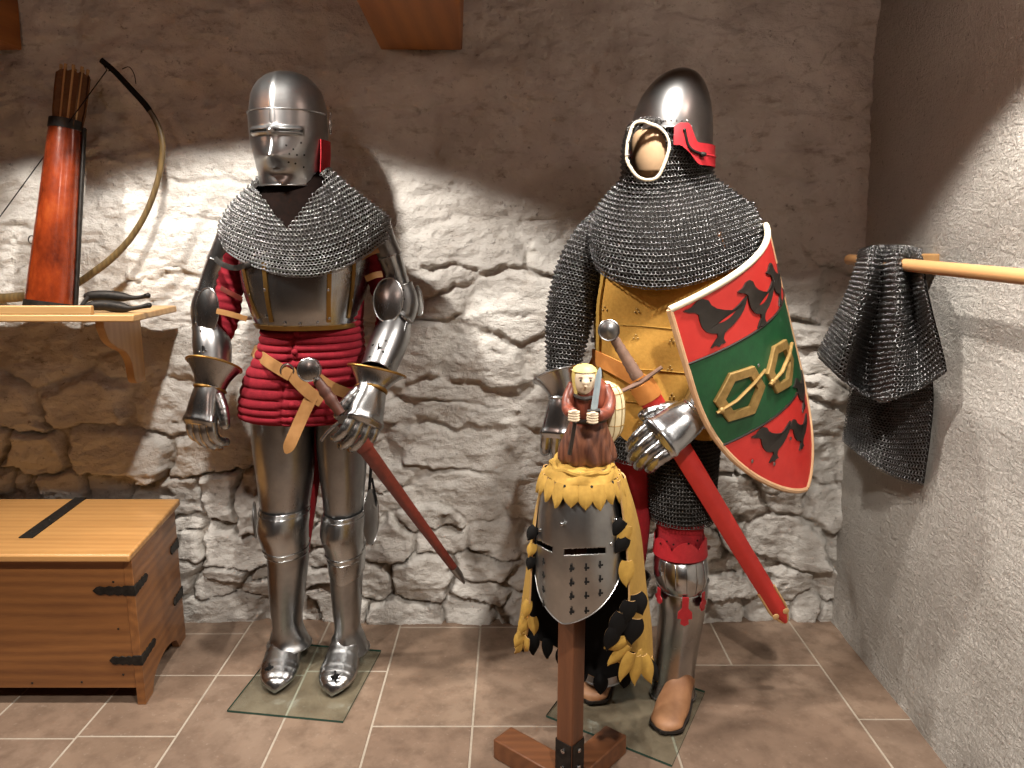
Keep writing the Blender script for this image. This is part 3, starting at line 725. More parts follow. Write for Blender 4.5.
def disc(mb, c, n, r, h=.002, k=12, mi=0):
    n = V(n).normalized(); s = n.orthogonal().normalized(); t = n.cross(s)
    rows = [[V(c) + (s * cos(2 * pi * j / k) + t * sin(2 * pi * j / k)) * r * q + n * h * z for j in range(k)] for q, z in ((1, 0), (.95, .6), (.6, 1), (.05, 1.1))]
    return mb.grid(rows, True, mi, True, True)
def oval(mb, c, n, upv, ru, rs, dome=.008, th=.002, k=28, point=0):
    """domed oval plate"""
    n = V(n).normalized(); s = V(upv).cross(n).normalized(); t = n.cross(s); rows = []
    for q in (1, .93, .8, .6, .35, .05):
        rows.append([V(c) + s * rs * q * cos(2 * pi * j / k) + t * ru * q * sin(2 * pi * j / k) * (1 + point * sin(2 * pi * j / k)) + n * dome * (1 - q * q) for j in range(k)])
    back = [[p - n * th for p in r] for r in rows]
    mb.grid(rows, True, 0, False, True); mb.grid(back, True, 0, False, True, flip=True); mb.grid([back[0], rows[0]], True)
    mb.tube(rows[0], .0022, 6, closed=True); return mb
def fingerpath(p0, d, f, n, s, L, bends):
    pts = [p0]; dirv = d.normalized(); a = [0.42, .32, .26]
    for b, l in zip(bends, a):
        axis = s; dirv = Matrix.Rotation(b, 3, axis) @ dirv; pts.append(pts[-1] + dirv * L * l)
    return pts
def gauntlet(parent, name, Wp, f, n, thumb, rim_c, rim_r, rim_axis, wrist_r=.040, size=1.0, bends=(.35, .6, .5), spread=.05, gilt=True, tbend=.5, fcurl=(0, 0, 0, 0), steel=None, tdir=None):
    """steel gauntlet: flared cuff, back plate, four scaled fingers and a thumb over a leather glove"""
    steel = steel or STEEL
    f = V(f).normalized(); n = V(n); n = (n - f * n.dot(f)).normalized(); s = f.cross(n).normalized()
    g = part(name, MB().ball(Wp, .030 * size, 12, 8), TAN, parent, label='leather glove inside the steel')
    # cuff
    ra = V(rim_axis).normalized(); rx = ra.orthogonal().normalized()
    rx = (V((1, 0, 0)) - ra * ra.x).normalized(); ry = ra.cross(rx).normalized(); fx = (V((1, 0, 0)) - f * f.x).normalized(); fy = (-f).cross(fx).normalized()
    rows = []
    for i in range(13):
        t = i / 12; c = lerp(V(rim_c), Wp, t); e = (1 - t) ** 1.7
        rad = (lerp(wrist_r, rim_r[0], e), lerp(wrist_r * .86, rim_r[1], e)); ax_ = lerp(rx, fx, t).normalized(); ay_ = lerp(ry, fy, t).normalized()
        rows.append([c + ax_ * rad[0] * sin(2 * pi * j / 36) - ay_ * rad[1] * cos(2 * pi * j / 36) for j in range(36)])
    mb = MB(); shell(mb, rows, .0015); cf = part('cuff', mb, steel, g, 50)
    part('cuff_edge', MB().tube(rows[0], .0036, 8, closed=True), GILT if gilt else steel, cf, label='gilt edge of the cuff' if gilt else None)
    part('wrist_band', MB().tube(rows[-1], .0048, 8, closed=True), GILT if gilt else steel, cf)
    # back of the hand
    k = size; lf = Loft([(Wp - f * .004, wrist_r * 1.0, wrist_r * .84, 2.3), (Wp + f * .022 * k, .041 * k, .032 * k, 2.4), (Wp + f * .055 * k, .0455 * k, .028 * k, 2.5), (Wp + f * .080 * k, .0475 * k, .0235 * k, 2.6), (Wp + f * .094 * k, .047 * k, .0185 * k, 2.6)], 6, ax=s, ay=-n,
              mod=lambda u, th: .006 * exp(-((u - .80) / .13) ** 2) * (1 if abs((th + pi) % (2 * pi) - pi) < 1.3 else 0) + .0045 * exp(-(((th + pi) % (2 * pi) - pi) / .22) ** 2) * u)
    mb = MB(); mb.grid(lf.rows(40), True, lambda i, j: 0 if (j < 13 or j > 27) else 1, False, True); part('hand_plate', mb, [steel, TAN], g, 60)
    L0 = [.078, .090, .094, .082]; offs = [-.0345, -.0115, .0115, .0345]
    if thumb < 0: pass
    for q in range(4):
        o = offs[q] * k; Lq = L0[q if thumb > 0 else 3 - q] * k
        if thumb > 0: Lq = [.078, .092, .095, .084][q] * k
        base = Wp + f * (.088 - .004 * abs(q - 1.5)) * k + s * o - n * .002
        d = (f + s * spread * (q - 1.5)).normalized(); c = fcurl[q]
        pts = fingerpath(base, d, f, n, s, Lq, [-(b + c) for b in bends])
        pts = spl3(pts, 6); m = len(pts); rr = [(.0142 - .0034 * i / m + .0010 * (1 - (i % 3) / 2)) * k for i in range(m)]; rr[-1] *= .62
        mb = MB(); mb.tube(pts, rr, 14, True, mi=lambda i, j: 0 if sin(2 * pi * (j + .5) / 14) > -.25 else 1, up=n); part('finger', mb, [steel, TAN], g, 60)
    ts = s * thumb; td = V(tdir).normalized() if tdir is not None else (f * .75 + ts * .45 - n * .45).normalized()
    b0 = Wp + f * .024 * k + ts * .034 * k - n * .006
    pts = [b0 - td * .012, b0 + td * .022 * k + ts * .006, b0 + td * .050 * k + ts * .004, b0 + td * .075 * k - ts * .006 * tbend * 2 - n * .01 * tbend]
    pts = spl3(pts, 6); m = len(pts); rr = [(.0165 - .0055 * i / m + .0010 * (1 - (i % 3) / 2)) * k for i in range(m)]; rr[-1] *= .65
    mb = MB(); mb.tube(pts, rr, 14, True, mi=lambda i, j: 0 if sin(2 * pi * (j + .5) / 14) > -.3 else 1, up=(n * .8 + ts * .5)); part('thumb', mb, [steel, TAN], g, 60)
    return g
def foot(name, parent, heel, toe, mats, w=.046, h=.105, lames=0, sole=False, z0=.0085, pointy=1.0):
    """foot covering from heel to toe; flat sole"""
    heel = V(heel); toe = V(toe); heel.z = toe.z = z0; a = (toe - heel); L = a.length; a.normalize(); s = V((a.y, -a.x, 0)); rows = []
    prof = spline([(0, .55, .62), (.03, .70, .85), (.12, .80, 1.02), (.28, .86, 1.0), (.42, .95, .74), (.60, 1.05, .56), (.76, 1.0, .43), (.88, .78 * (2 - pointy), .33), (.96, .46 * (2 - pointy), .24), (1.0, .12, .10)], 5)
    N = 26
    for t, ww, hh in prof:
        t = float(t); st = 0
        if lames and t > .3: st = (1 - ((t - .3) * lames / .62) % 1) * .0022
        row = []
        for j in range(N):
            th = 2 * pi * j / N; x = sin(th); z = cos(th)
            p = 2.2; k = (abs(x) ** p + abs(z) ** p) ** (-1 / p); x *= k; z *= k
            zz = hh * h * (.42 + .58 * z) if z > 0 else hh * h * .42 * (1 + z) ** .45 if True else 0
            row.append(heel + a * (t * L) + s * x * (ww * w + st) + V((0, 0, max(0, zz) + (st if z > 0 else 0))))
        rows.append(row)
    mb = MB().grid(rows, True, 0, True, True); o = part(name, mb, mats[0], parent, 60)
    if sole:
        so = [[heel + a * (float(t) * L) * 1.0 + s * sgn * (float(ww) * w + .003) + V((0, 0, zz)) for sgn, zz in ((-1, 0), (1, 0), (1, .009), (-1, .009))] for t, ww, hh in prof]
        so = [[p + a * (.004 if i == len(so) - 1 else 0) for p in r] for i, r in enumerate(so)]
        part('sole', MB().grid(so, True, 0, True, True), mats[1], o, 40)
    return o
def drape(rows, n=24):
    """rows of (F, L, R, B) points -> closed control grid for a mail cape"""
    out = []
    for F, L, R, B in rows:
        M = V(((L.x + R.x) / 2, (F.y + B.y) / 2, 0)); r = []
        for j in range(n):
            th = 2 * pi * j / n; s_, c_ = sin(th), cos(th); side = R if s_ > 0 else L; fb = F if c_ > 0 else B
            p = V((M.x + (side.x - M.x) * abs(s_) + (fb.x - M.x) * abs(c_) ** 1.5, M.y + (fb.y - M.y) * abs(c_) + (side.y - M.y) * abs(s_) ** 1.5, fb.z * c_ * c_ + side.z * s_ * s_)); r.append(p)
        out.append(r)
    return out
def quilt(n, amp): return lambda u, th: amp * (abs(sin(pi * (u * n))) ** .55 - .6)
# ---------------------------------------------------------------- suit of plate over a red quilted jacket
def glass_plate(pts, label):
    mb = MB().prism([V((p[0], p[1], .0012)) for p in pts], (0, 0, .0068), 0, 1); o = part('glass_plate', mb, [GLASS, GLASSEDGE], None, 0); tag(o, label, 'glass plate', 'glass plates under the suits of armour'); return o
g1 = [G(227, 710, .008), G(343, 721, .008), G(381, 650, .008)]; g1.append(g1[0] + g1[2] - g1[1])
glass_plate([g1[k] for k in (0, 1, 2, 3)], 'clear glass plate under the steel feet of the suit in red cloth')
K1 = empty('suit_of_armour', (-.66, 2.32, .008), 'steel plate suit with closed visor over a red quilted jacket', 'armour')
YA = 2.33
# legs
ridge = lambda a, w=.22: (lambda u, th: a * exp(-((((th + pi) % (2 * pi)) - pi) / w) ** 2))
def leg(parent, rows_c, rows_p, rows_g, toe, heel, hose):
    part('hose', MB().tube([P(*q[:3]) for q in hose], [q[3] for q in hose], 16), REDHOSE, parent, label='dark red hose behind the thigh plates')
    plate('cuisse', sil(rows_c, 5, ridge(.003, .5)), STEEL_DARK, parent)
    lp = sil(rows_p, 5, ridge(.007, .35)); k = plate('poleyn', lp, STEEL, parent, rim=.0022)
    for u in (.12, .88): part('edge_rib', MB().tube(lp.ring(u, 48, .0015), .0016, 6, closed=True), STEEL, k)
    plate('greave', sil(rows_g, 5, ridge(.005, .25)), STEEL_DARK, parent)
    sb = foot('sabaton', parent, heel, toe, [STEEL], w=.056, h=.135, lames=7, z0=.0082)
    return sb
s1 = leg(K1, [(412, 252, 316, YA, .104), (440, 253, 315, YA, .104), (470, 257, 314, YA - .005, .098), (494, 260, 311, YA - .01, .088), (513, 262, 308, YA - .015, .080)],
    [(506, 261, 309, YA - .018, .086), (515, 259, 309, YA - .024, .092), (527, 258, 308, YA - .028, .095), (540, 262, 308, YA - .024, .088), (551, 266, 308, YA - .018, .080)],
    [(541, 266, 308, YA - .005, .075), (560, 268, 308, YA, .076), (580, 269, 306, YA + .005, .074), (605, 271, 303, YA + .01, .066), (622, 273, 302, YA + .01, .060), (634, 272, 306, YA + .008, .062), (643, 268, 311, YA, .070)],
    G(275, 696), G(291, 648), [(420, 300, 2.36, .07), (480, 298, 2.36, .05), (560, 290, 2.36, .035), (630, 288, 2.36, .03)][:0] or [(302, 420, 2.37, .072), (302, 470, 2.37, .062), (297, 540, 2.37, .045), (289, 630, 2.35, .035)])
s2 = leg(K1, [(412, 317, 367, YA, .100), (440, 317, 367, YA, .100), (470, 320, 366, YA - .005, .094), (494, 323, 364, YA - .012, .086), (516, 325, 363, YA - .018, .078)],
    [(510, 325, 364, YA - .025, .086), (519, 322, 365, YA - .03, .092), (532, 321, 364, YA - .035, .095), (545, 325, 364, YA - .03, .086), (556, 328, 363, YA - .025, .078)],
    [(545, 329, 365, YA - .01, .075), (565, 330, 363, YA - .005, .074), (585, 331, 362, YA, .070), (608, 333, 361, YA + .005, .064), (625, 335, 360, YA + .005, .058), (638, 333, 365, YA, .064), (648, 331, 369, YA - .008, .072)],
    G(332, 699), G(352, 655), [(342, 420, 2.37, .072), (343, 470, 2.37, .06), (346, 540, 2.36, .045), (348, 630, 2.35, .035)])
for o, q in ((s1, (269, 668)), (s2, (335, 676))):
    c = G(q[0], q[1], .062); mb = MB(); mb.tube([c + V((-.014, 0, -.004)), c, c + V((.013, .004, .002))], [.003, .005, .003], 6); mb.tube([c, c + V((.004, -.012, -.010))], .003, 6); mb.tube([c, c + V((-.002, .012, .010))], .003, 6)
    part('lace_knot', mb, BLACKLEATHER, o)
lp = sil([(546, 328, 366, YA - .012, .086), (562, 329, 365, YA - .01, .086), (574, 331, 364, YA - .006, .083)], 5, ridge(.006, .3))
mb = MB(); rows = [[lp.at(i / 10 * (1.0 if True else 1) * lerp(1.0, .72, min(1, abs(t) / 1.5)) + .0, t) for t in [-1.5 + 3.0 * j / 30 for j in range(31)]] for i in range(11)]
shell(mb, rows, .0015, wrap=False); part('greave_lame', mb, STEEL, K1, 50)
c = P(371, 517, YA + .01); mb = oval(MB(), c, (.93, -.36, 0), (0, 0, 1), .092, .047, .010); part('knee_wing', mb, STEEL_DARK, K1)
c = P(255, 520, YA + .03); mb = oval(MB(), c, (-.97, -.2, 0), (0, 0, 1), .06, .04, .010); part('knee_wing', mb, STEEL_DARK, K1)
mb = MB().tube(spl3([P(369, 425, YA + .02), P(371, 460, YA + .02), P(369, 495, YA + .015)], 5), [.010] * 11, 8, flat=.5); part('thigh_strap', mb, BLACKLEATHER, K1)
mb = MB().tube([P(372, 478, YA + .03), P(376, 500, YA + .03), P(372, 545, YA + .03)], .004, 6); part('knee_cord', mb, BLACKLEATHER, K1)

# red quilted jacket
def jmod(u, th):
    t = ((th + pi) % (2 * pi)) - pi
    return .0075 * (abs(sin(pi * u * 14 + (0.6 if t > -.16 else 0))) ** .5 - .62) - .010 * exp(-((t + .17) / .028) ** 2)
JL = sil([(308, 264, 362, YA, .125, 2.2), (322, 263, 362, YA, .128, 2.2), (338, 262, 363, YA, .131, 2.25), (355, 257, 364, YA, .134, 2.3), (375, 247, 365, YA, .140, 2.35), (398, 242, 366, YA, .145, 2.4), (414, 242, 365, YA, .145, 2.4)], 5, jmod)
JS = Loft.__new__(Loft); JS.__dict__.update(JL.__dict__); JS.mod = None
mb = MB(); rows = JL.rows(120, 190); rows.append([lerp(p, V(JL.row(1)[:3]), .06) - V((0, 0, .006)) for p in rows[-1]]); rows.append([lerp(p, V(JL.row(1)[:3]), .3) + V((0, 0, .01)) for p in rows[-1]])
mb.grid(rows, True, 0, False, True); jk = part('quilted_jacket', mb, REDCLOTH, K1, 180)
for q in ((297, 333), (295, 352), (293, 376), (292, 405), (291, 420)):
    c, n = onpx(JS, q[0], q[1], .004); part('button', MB().ball(c, .0095, 12, 8, sc=(1, .8, 1)), REDCLOTH, jk)
part('jacket_body', MB().grid(sil([(228, 262, 352, YA, .09), (255, 250, 366, YA, .125), (300, 256, 364, YA, .125), (318, 262, 363, YA, .124)], 5).rows(40), True, 0, True, True), REDCLOTH, K1)

# breastplate with edge bands
BL = sil([(240, 240, 370, YA, .150, 2.35), (262, 242, 370, YA, .158, 2.35), (284, 246, 367, YA, .162, 2.35), (304, 252, 363, YA, .159, 2.3), (316, 256, 361, YA, .152, 2.3), (323, 259, 360, YA, .147, 2.3)], 6)
bp = plate('breastplate', BL, STEEL, K1, n=72, rim=0, label='bright steel breastplate banded with gilt strips')
def band(parent, th0, th1, u0, u1, w, mat, name, off=.0012, k=16):
    pts = []; ns = []
    for i in range(k + 1):
        u = lerp(u0, u1, i / k); t = lerp(th0, th1, i / k); ns.append(BL.normal(u, t)); pts.append(BL.at(u, t) + ns[-1] * off)
    return part(name, strip(MB(), pts, ns, w, .0022), mat, parent, 60)
def edge_on(pix, w, name):
    pts = []; ns = []
    for x, y in pix: a, n = onpx(BL, x, y, .0012); pts.append(a); ns.append(n)
    return part(name, strip(MB(), spl3(pts, 5), [v.normalized() for v in spl3(ns, 5)], w, .0022), GILT, bp, 60)
for px_ in ([(244, 268), (247, 284), (252, 302), (259, 319)], [(264, 262), (265.5, 280), (268, 302), (272, 322)], [(329.5, 262), (329, 282), (328.5, 302), (328.5, 322)], [(354, 256), (353, 275), (351, 298), (348, 318)]): edge_on(px_, .0125, 'edge_band')
pts = [BL.at(.985, t) for t in [-1.6 + 3.2 * j / 40 for j in range(41)]]; ns = [BL.normal(.985, -1.6 + 3.2 * j / 40) for j in range(41)]
part('edge_band', strip(MB(), [p + n * .001 for p, n in zip(pts, ns)], ns, .013, .0025), GILT, bp)
for q in ((265, 290), (328, 290), (329, 318), (266, 316), (352, 300), (250, 295), (300, 324), (285, 323), (318, 323)):
    c, n = onpx(BL, q[0], q[1], .002); part('rivet', disc(MB(), c, n, .0045, .003), STEEL_BRIGHT, bp)
# mail cape
AV = drape([[P(291, 196, 2.235), P(264, 172, YA), P(329, 168, YA), P(300, 165, 2.43)],
            [P(291, 206, 2.215), P(247, 189, YA), P(348, 185, YA), P(300, 175, 2.45)],
            [P(292, 226, 2.185), P(231, 206, YA), P(369, 202, YA + .005), P(302, 195, 2.47)],
            [P(296, 247, 2.165), P(222, 222, YA), P(385, 214, YA + .01), P(304, 215, 2.48)],
            [P(300, 262, 2.158), P(221.5, 234, YA), P(390.5, 226, YA + .01), P(304, 230, 2.485)],
            [P(302, 276, 2.158), P(226, 246, YA), P(389, 238, YA + .01), P(304, 245, 2.485)]])
def vcut(p):  # V opening cut to the shape of the visor's shadow, dark collar behind
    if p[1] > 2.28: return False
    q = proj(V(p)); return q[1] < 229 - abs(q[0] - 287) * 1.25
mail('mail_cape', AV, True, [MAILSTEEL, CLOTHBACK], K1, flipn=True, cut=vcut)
part('visor_shade_neck', MB().grid(sil([(160, 268, 324, YA + .02, .085), (195, 262, 334, YA + .005, .098), (212, 250, 350, YA, .118), (232, 240, 362, YA, .142)], 4).rows(24), True, 0, True, True), VISORSHADE, K1, label='added dark collar painted as the shadow of the visor')

# helmet
def helm_frame(cx, cy, Y, yaw):
    c = P(cx, cy, Y); f = V((-sin(yaw), -cos(yaw), 0)); r = V((cos(yaw), -sin(yaw), 0)); return c, f, r
hc, hf, hr = helm_frame(289.5, 130, YA + .005, radians(4.5)); hx, hy = hc.x, hc.y
def z_at(py, Y): return P(512, py, Y).z
sk = [(z_at(72, YA), .004), (z_at(72.8, YA), .030), (z_at(75.5, YA), .053), (z_at(82, YA), .077), (z_at(92, YA), .0955), (z_at(104, YA), .1045), (z_at(118, YA), .1075), (z_at(140, YA), .107), (z_at(160, YA), .100), (z_at(172, YA), .095)]
SKL = Loft([(V((hx, hy, z)), r, r * 1.14) for z, r in sk], 5, ax=hr, ay=-hf, mod=lambda u, th: .0045 * exp(-abs((((th + pi) % (2 * pi)) - pi) / .16) ** 1.4) * smooth(.02, .25, u) * 2.0)
mb = MB(); mb.grid(SKL.rows(72), True, 0, True, False); hm = part('helmet', mb, HELM_STEEL, K1, 60)
zt, zb = z_at(110, 2.24), z_at(184.5, 2.22)
def vz(py): return z_at(py, 2.21)
nose_z, sight_z = vz(157), vz(130)
def visor_pt(z, th):
    t = (zt - z) / (zt - zb); r = lerp(.1110, .1085, smooth(0, .6, t)); r = lerp(r, .0885, smooth(.30, 1.0, t)); ry = r * 1.16
    q_ = sqrt((th / .62) ** 2 + ((z - nose_z) / (.052 if z > nose_z else .034)) ** 2); d = .043 * exp(-1.9 * q_ ** 1.25)
    d += .010 * exp(-((z - sight_z) / .010) ** 4) * (1 - smooth(.66, .76, abs(th))) + .008 * exp(-((z - sight_z) / .013) ** 2) * exp(-(th / .10) ** 2)
    d += .012 * exp(-(th / .10) ** 2) * smooth(nose_z - .03, nose_z + .01, z) * (1 - smooth(sight_z - .01, sight_z + .02, z))
    d -= .008 * exp(-((z - (nose_z - .042)) / .014) ** 2) * exp(-(th / .30) ** 2)
    d += .003 * smooth(zb + .05, zb, z)
    return V((hx, hy, z)) + hr * (sin(th) * (r + d)) + hf * (cos(th) * (ry + d))
nz, nt = 84, 110; rows = [[visor_pt(lerp(zt, zb, i / nz), lerp(-1.42, 1.50, j / nt)) for j in range(nt + 1)] for i in range(nz + 1)]
mb = MB(); vs = [p for r in rows for p in r]; fs = []
for i in range(nz):
    z = lerp(zt, zb, (i + .5) / nz)
    for j in range(nt):
        th = lerp(-1.42, 1.50, (j + .5) / nt)
        if abs(z - sight_z + .001) < .0036 and .10 < abs(th) < .70: continue
        a = i * (nt + 1) + j; fs.append((a, a + 1, a + nt + 2, a + nt + 1))
mb.add(vs, fs); vs_ = part('visor', mb, HELM_STEEL, hm, 60, solid=.002, solid_off=1, label='closed visor with a pointed nose and eye slits')
for r_ in (rows[0], rows[-1]): part('visor_edge', MB().tube(r_, .0024, 6), HELM_STEEL, vs_)
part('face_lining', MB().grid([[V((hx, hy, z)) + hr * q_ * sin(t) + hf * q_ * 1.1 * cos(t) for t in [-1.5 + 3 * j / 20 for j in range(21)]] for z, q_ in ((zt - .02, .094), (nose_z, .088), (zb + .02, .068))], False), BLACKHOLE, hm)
for k, (th, py) in enumerate([(.30, 145.5), (.46, 149), (.66, 142), (.36, 154), (.54, 154.5), (.74, 154), (.50, 163), (.74, 166), (.33, 162)]):
    z = vz(py); a = visor_pt(z, th); n = (visor_pt(z, th + .02) - a).cross(visor_pt(z + .002, th) - a).normalized()
    if n.dot(hf) < 0: n = -n
    mb = MB(); disc(mb, a + n * .0004, n, .0030, .0006, 10); part('breath_hole', mb, BLACKHOLE, vs_)
for th in (1.72, -1.72):
    a = V((hx, hy, vz(118))) + hr * sin(th) * .117 + hf * cos(th) * .13; n = (hr * sin(th) + hf * cos(th)).normalized()
    mb = MB(); oval(mb, a, n, (0, 0, 1), .026, .012, .003); pv = part('visor_hinge', mb, STEEL, hm)
    part('hinge_pin', MB().tube([a + V((0, 0, .012)), a + V((0, 0, .034)) + n * .003], [.0028, .0022], 8), STEEL_BRIGHT, pv)
rb = [[V((hx, hy, z)) + hr * sin(t) * (r) - (-hf) * cos(t) * r * 1.16 for t in [1.22 + (2 * pi - 3.4) * j / 40 for j in range(41)]] for z, r in ((vz(136), .1105), (vz(150), .1095), (vz(170), .104))]
part('red_leather_band', shell(MB(), rb, .003, wrap=False), REDHOSE, hm, label='red leather band fixing the mail to the helmet')

# arms (mirrored measurements, each its own)
def hit(pts, rad, px, py, off=.0):
    """the near side of a limb plate on the sight line px,py"""
    p, r = spl3(pts, 10), [float(x[0]) for x in spline([(q,) for q in rad], 10)]; d = ray(px, py).normalized(); t = 1.5
    while t < 3.2:
        q = CAM + d * t
        for a, b in zip(p, r):
            if (q - a).length < b: return q - d * off
        t += .002
    return P(px, py, 2.2)
LFA = ([P(208, 326, 2.315), P(212, 345, 2.285), P(213.5, 367, 2.25)], [.045, .055, .050]); RFA = ([P(398, 318, 2.325), P(390, 340, 2.275), P(377, 372, 2.19)], [.044, .056, .050]); RUA = ([P(400, 285, 2.345), P(404, 304, 2.345), P(398, 325, 2.325)], [.038, .044, .038])
def qtube(name, pts, rad, mat, parent, n=28, amp=.006, pitch=.026):
    pts = spl3(pts, 14); m = len(pts); L = [0]
    for a, b in zip(pts, pts[1:]): L.append(L[-1] + (b - a).length)
    rs = [float(x[0]) for x in spline([(r,) for r in rad], 14)]
    return part(name, MB().tube(pts, [r + amp * (abs(sin(pi * l / pitch)) ** .6 - .6) for r, l in zip(rs, L)], n), mat, parent, 180)
def limb(pts, rad, k=6): return spl3(pts, k), [float(x[0]) for x in spline([(r,) for r in rad], k)]
def armtube(name, pts, rad, mat, parent, flat=1.0, rim=.0022, label=None, n=32):
    p, r = limb(pts, rad); mb = MB(); mb.tube(p, r, n, cap=False, flat=flat, up=(0, -1, 0))
    for k, s_ in ((0, 1), (-1, -1)):
        row = mb.v[:n] if k == 0 else mb.v[(len(p) - 1) * n:len(p) * n]; mb.tube(list(row), rim, 6, closed=True)
    return part(name, mb, mat, parent, 60, label=label)
qtube('jacket_sleeve', [P(243, 228, 2.34), P(233, 258, 2.345), P(228, 290, 2.345), P(224, 318, 2.335), P(214, 350, 2.29)], [.042, .043, .043, .043, .034], REDCLOTH, K1)
qtube('jacket_sleeve', [P(370, 225, 2.345), P(377, 252, 2.36), P(384, 285, 2.37), P(391, 310, 2.35), P(382, 350, 2.25)], [.042, .043, .044, .042, .032], REDCLOTH, K1)
# viewer's left arm
armtube('upper_arm_plate', [P(234, 222, 2.335), P(228, 242, 2.335), P(219, 262, 2.34)], [.037, .038, .036], STEEL_DARK, K1)
armtube('upper_arm_plate', [P(220, 260, 2.335), P(213, 278, 2.335), P(208, 300, 2.33)], [.036, .034, .038], STEEL, K1)
armtube('elbow_plate', [P(208, 292, 2.325), P(205, 310, 2.325), P(206, 330, 2.315)], [.036, .041, .036], STEEL_DARK, K1)
mb = oval(MB(), P(207, 311, 2.268), (-.12, -.97, .1), (.10, 0, 1), .068, .036, .010); w = part('elbow_wing', mb, STEEL, K1)
armtube('forearm_plate', [P(208, 326, 2.315), P(212, 345, 2.285), P(213.5, 367, 2.25)], [.045, .055, .050], STEEL_DARK, K1)
for x, y in ((199.5, 352), (203.5, 352), (200, 358), (206, 351), (201, 331), (196, 323)): part('rivet', disc(MB(), hit(*LFA, x, y), (-.4, -.9, 0), .0038, .003), STEEL_BRIGHT, K1)
part('side_hinge', MB().box(hit(*LFA, 203, 350, .001), (.0045, .005, .026)), IRON, K1)
mb = strip(MB(), spl3([P(216, 259, 2.285), P(224, 265, 2.262), P(236, 268, 2.25), P(247, 265, 2.20)], 6), V((0, -1, .1)), .016, .004); disc(mb, P(248, 265, 2.19), (0, -1, 0), .011, .006); part('arm_bar', mb, IRON, K1, label='dark steel bar hinged at the shoulder')
for a, b, c_, w_ in (((221, 288), (232, 294), (242, 299), .014), ((217, 311), (230, 314), (247, 319), .016)):
    pts = spl3([P(a[0], a[1], 2.262), P(b[0], b[1], 2.255), P(c_[0], c_[1], 2.265)], 6); part('arm_strap', strip(MB(), pts, V((0, -1, .1)), w_, .003), TAN if w_ > .015 else BROWNLEATHER, K1)
gauntlet(K1, 'gauntlet', P(210, 389, 2.235), P(202, 416, 2.20) - P(210, 389, 2.235), (-.45, -.85, .15), -1, P(214, 365, 2.245), (.082, .062), (.20, .62, 1), wrist_r=.045, bends=(.55, .70, .50), size=1.2, tdir=(.30, -.35, -.9))
# viewer's right arm
armtube('upper_arm_plate', [P(377, 222, 2.34), P(382, 240, 2.34), P(390, 258, 2.345)], [.040, .040, .038], STEEL_DARK, K1)
armtube('upper_arm_plate', [P(389, 256, 2.34), P(395, 275, 2.345), P(400, 296, 2.345)], [.038, .036, .038], STEEL, K1)
armtube('elbow_plate', [P(400, 285, 2.345), P(404, 304, 2.345), P(398, 325, 2.325)], [.038, .044, .038], STEEL_DARK, K1)
mb = oval(MB(), P(388, 300, 2.275), (-.05, -.97, .2), (.05, 0, 1), .066, .044, .010); part('elbow_wing', mb, STEEL, K1)
mb = oval(MB(), P(419, 304, 2.36), (.85, -.5, .1), (.1, 0, 1), .045, .020, .004, point=.2); part('elbow_fan', mb, STEEL, K1)
armtube('forearm_plate', [P(398, 318, 2.325), P(390, 340, 2.275), P(377, 372, 2.19)], [.044, .056, .050], STEEL_DARK, K1)
for r_ in ([P(407, 322, 2.275), P(400, 345, 2.235), P(388, 367, 2.165)], [P(398, 312, 2.285), P(404, 318, 2.27), P(412, 323, 2.30)]): part('plate_rib', MB().tube(spl3(r_, 5), .004, 6), STEEL, K1)
for x, y in ((373, 345), (383, 352), (370, 357), (386, 341), (403, 290), (404, 299), (402, 309)): part('rivet', disc(MB(), hit(*(RFA if y > 330 else RUA), x, y), (-.1, -.97, .2), .0038, .003), IRON, K1)
part('side_hinge', MB().box(hit(*RFA, 378, 349, .001), (.0045, .005, .034), Matrix.Rotation(.25, 3, 'Y')), IRON, K1)
for a, b, w_ in (((361, 257), (378, 249), .022), ((366, 279), (382, 274), .018)):
    pts = spl3([P(a[0], a[1], 2.255), P((a[0] + b[0]) / 2, (a[1] + b[1]) / 2 - 1, 2.25), P(b[0], b[1], 2.262)], 6); part('arm_strap', strip(MB(), pts, V((0, -1, .1)), w_, .003), TAN, K1)
gauntlet(K1, 'gauntlet', P(371, 390, 2.150), P(365, 418, 2.10) - P(371, 390, 2.150), (.62, -.78, .1), 1, P(377, 371, 2.180), (.084, .060), (.22, .36, 1), wrist_r=.044, bends=(.40, .60, .50), size=1.15, tdir=(-.62, -.35, -.70))

# belt and sheathed sword
bt = empty('sword_belt', P(300, 385, 2.19), 'tan leather sword belt slung across the red quilted jacket', 'belt')
def jb(pix, off=.008): 
    o = [onpx(JS, x, y, off) for x, y in pix]; return [q[0] for q in o], [q[1] for q in o]
def belt_strip(name, pix, w, mat, parent, off=.008, k=5, lf=None, widths=None):
    pts = []; ns = []
    for x, y in pix: a, n = onpx(lf or JS, x, y, off); pts.append(a); ns.append(n)
    pts2 = spl3(pts, k); ns2 = [v.normalized() for v in spl3(ns, k)]
    return part(name, strip(MB(), pts2, ns2, w, .0035, widths=widths), mat, parent, 60)
belt_strip('belt_strap', [(258, 352), (270, 361), (282, 369), (292, 375)], .034, TAN, bt, .013)
belt_strip('belt_strap', [(291, 371), (300, 382), (310, 392), (322, 401)], .036, TAN, bt, .012)
belt_strip('belt_strap', [(318, 378), (330, 386), (343, 392), (356, 397)], .032, TAN, bt, .008)
a, n = onpx(JS, 289, 371, .014); s_ = V((1, 0, 0)); mb = MB().tube([a + s_ * .019 * cos(t) + V((0, 0, 1)) * .021 * sin(t) for t in [i * pi / 10 for i in range(20)]], .0032, 8, closed=True); part('belt_ring', mb, STEEL, bt, label='steel ring joining the belt straps')
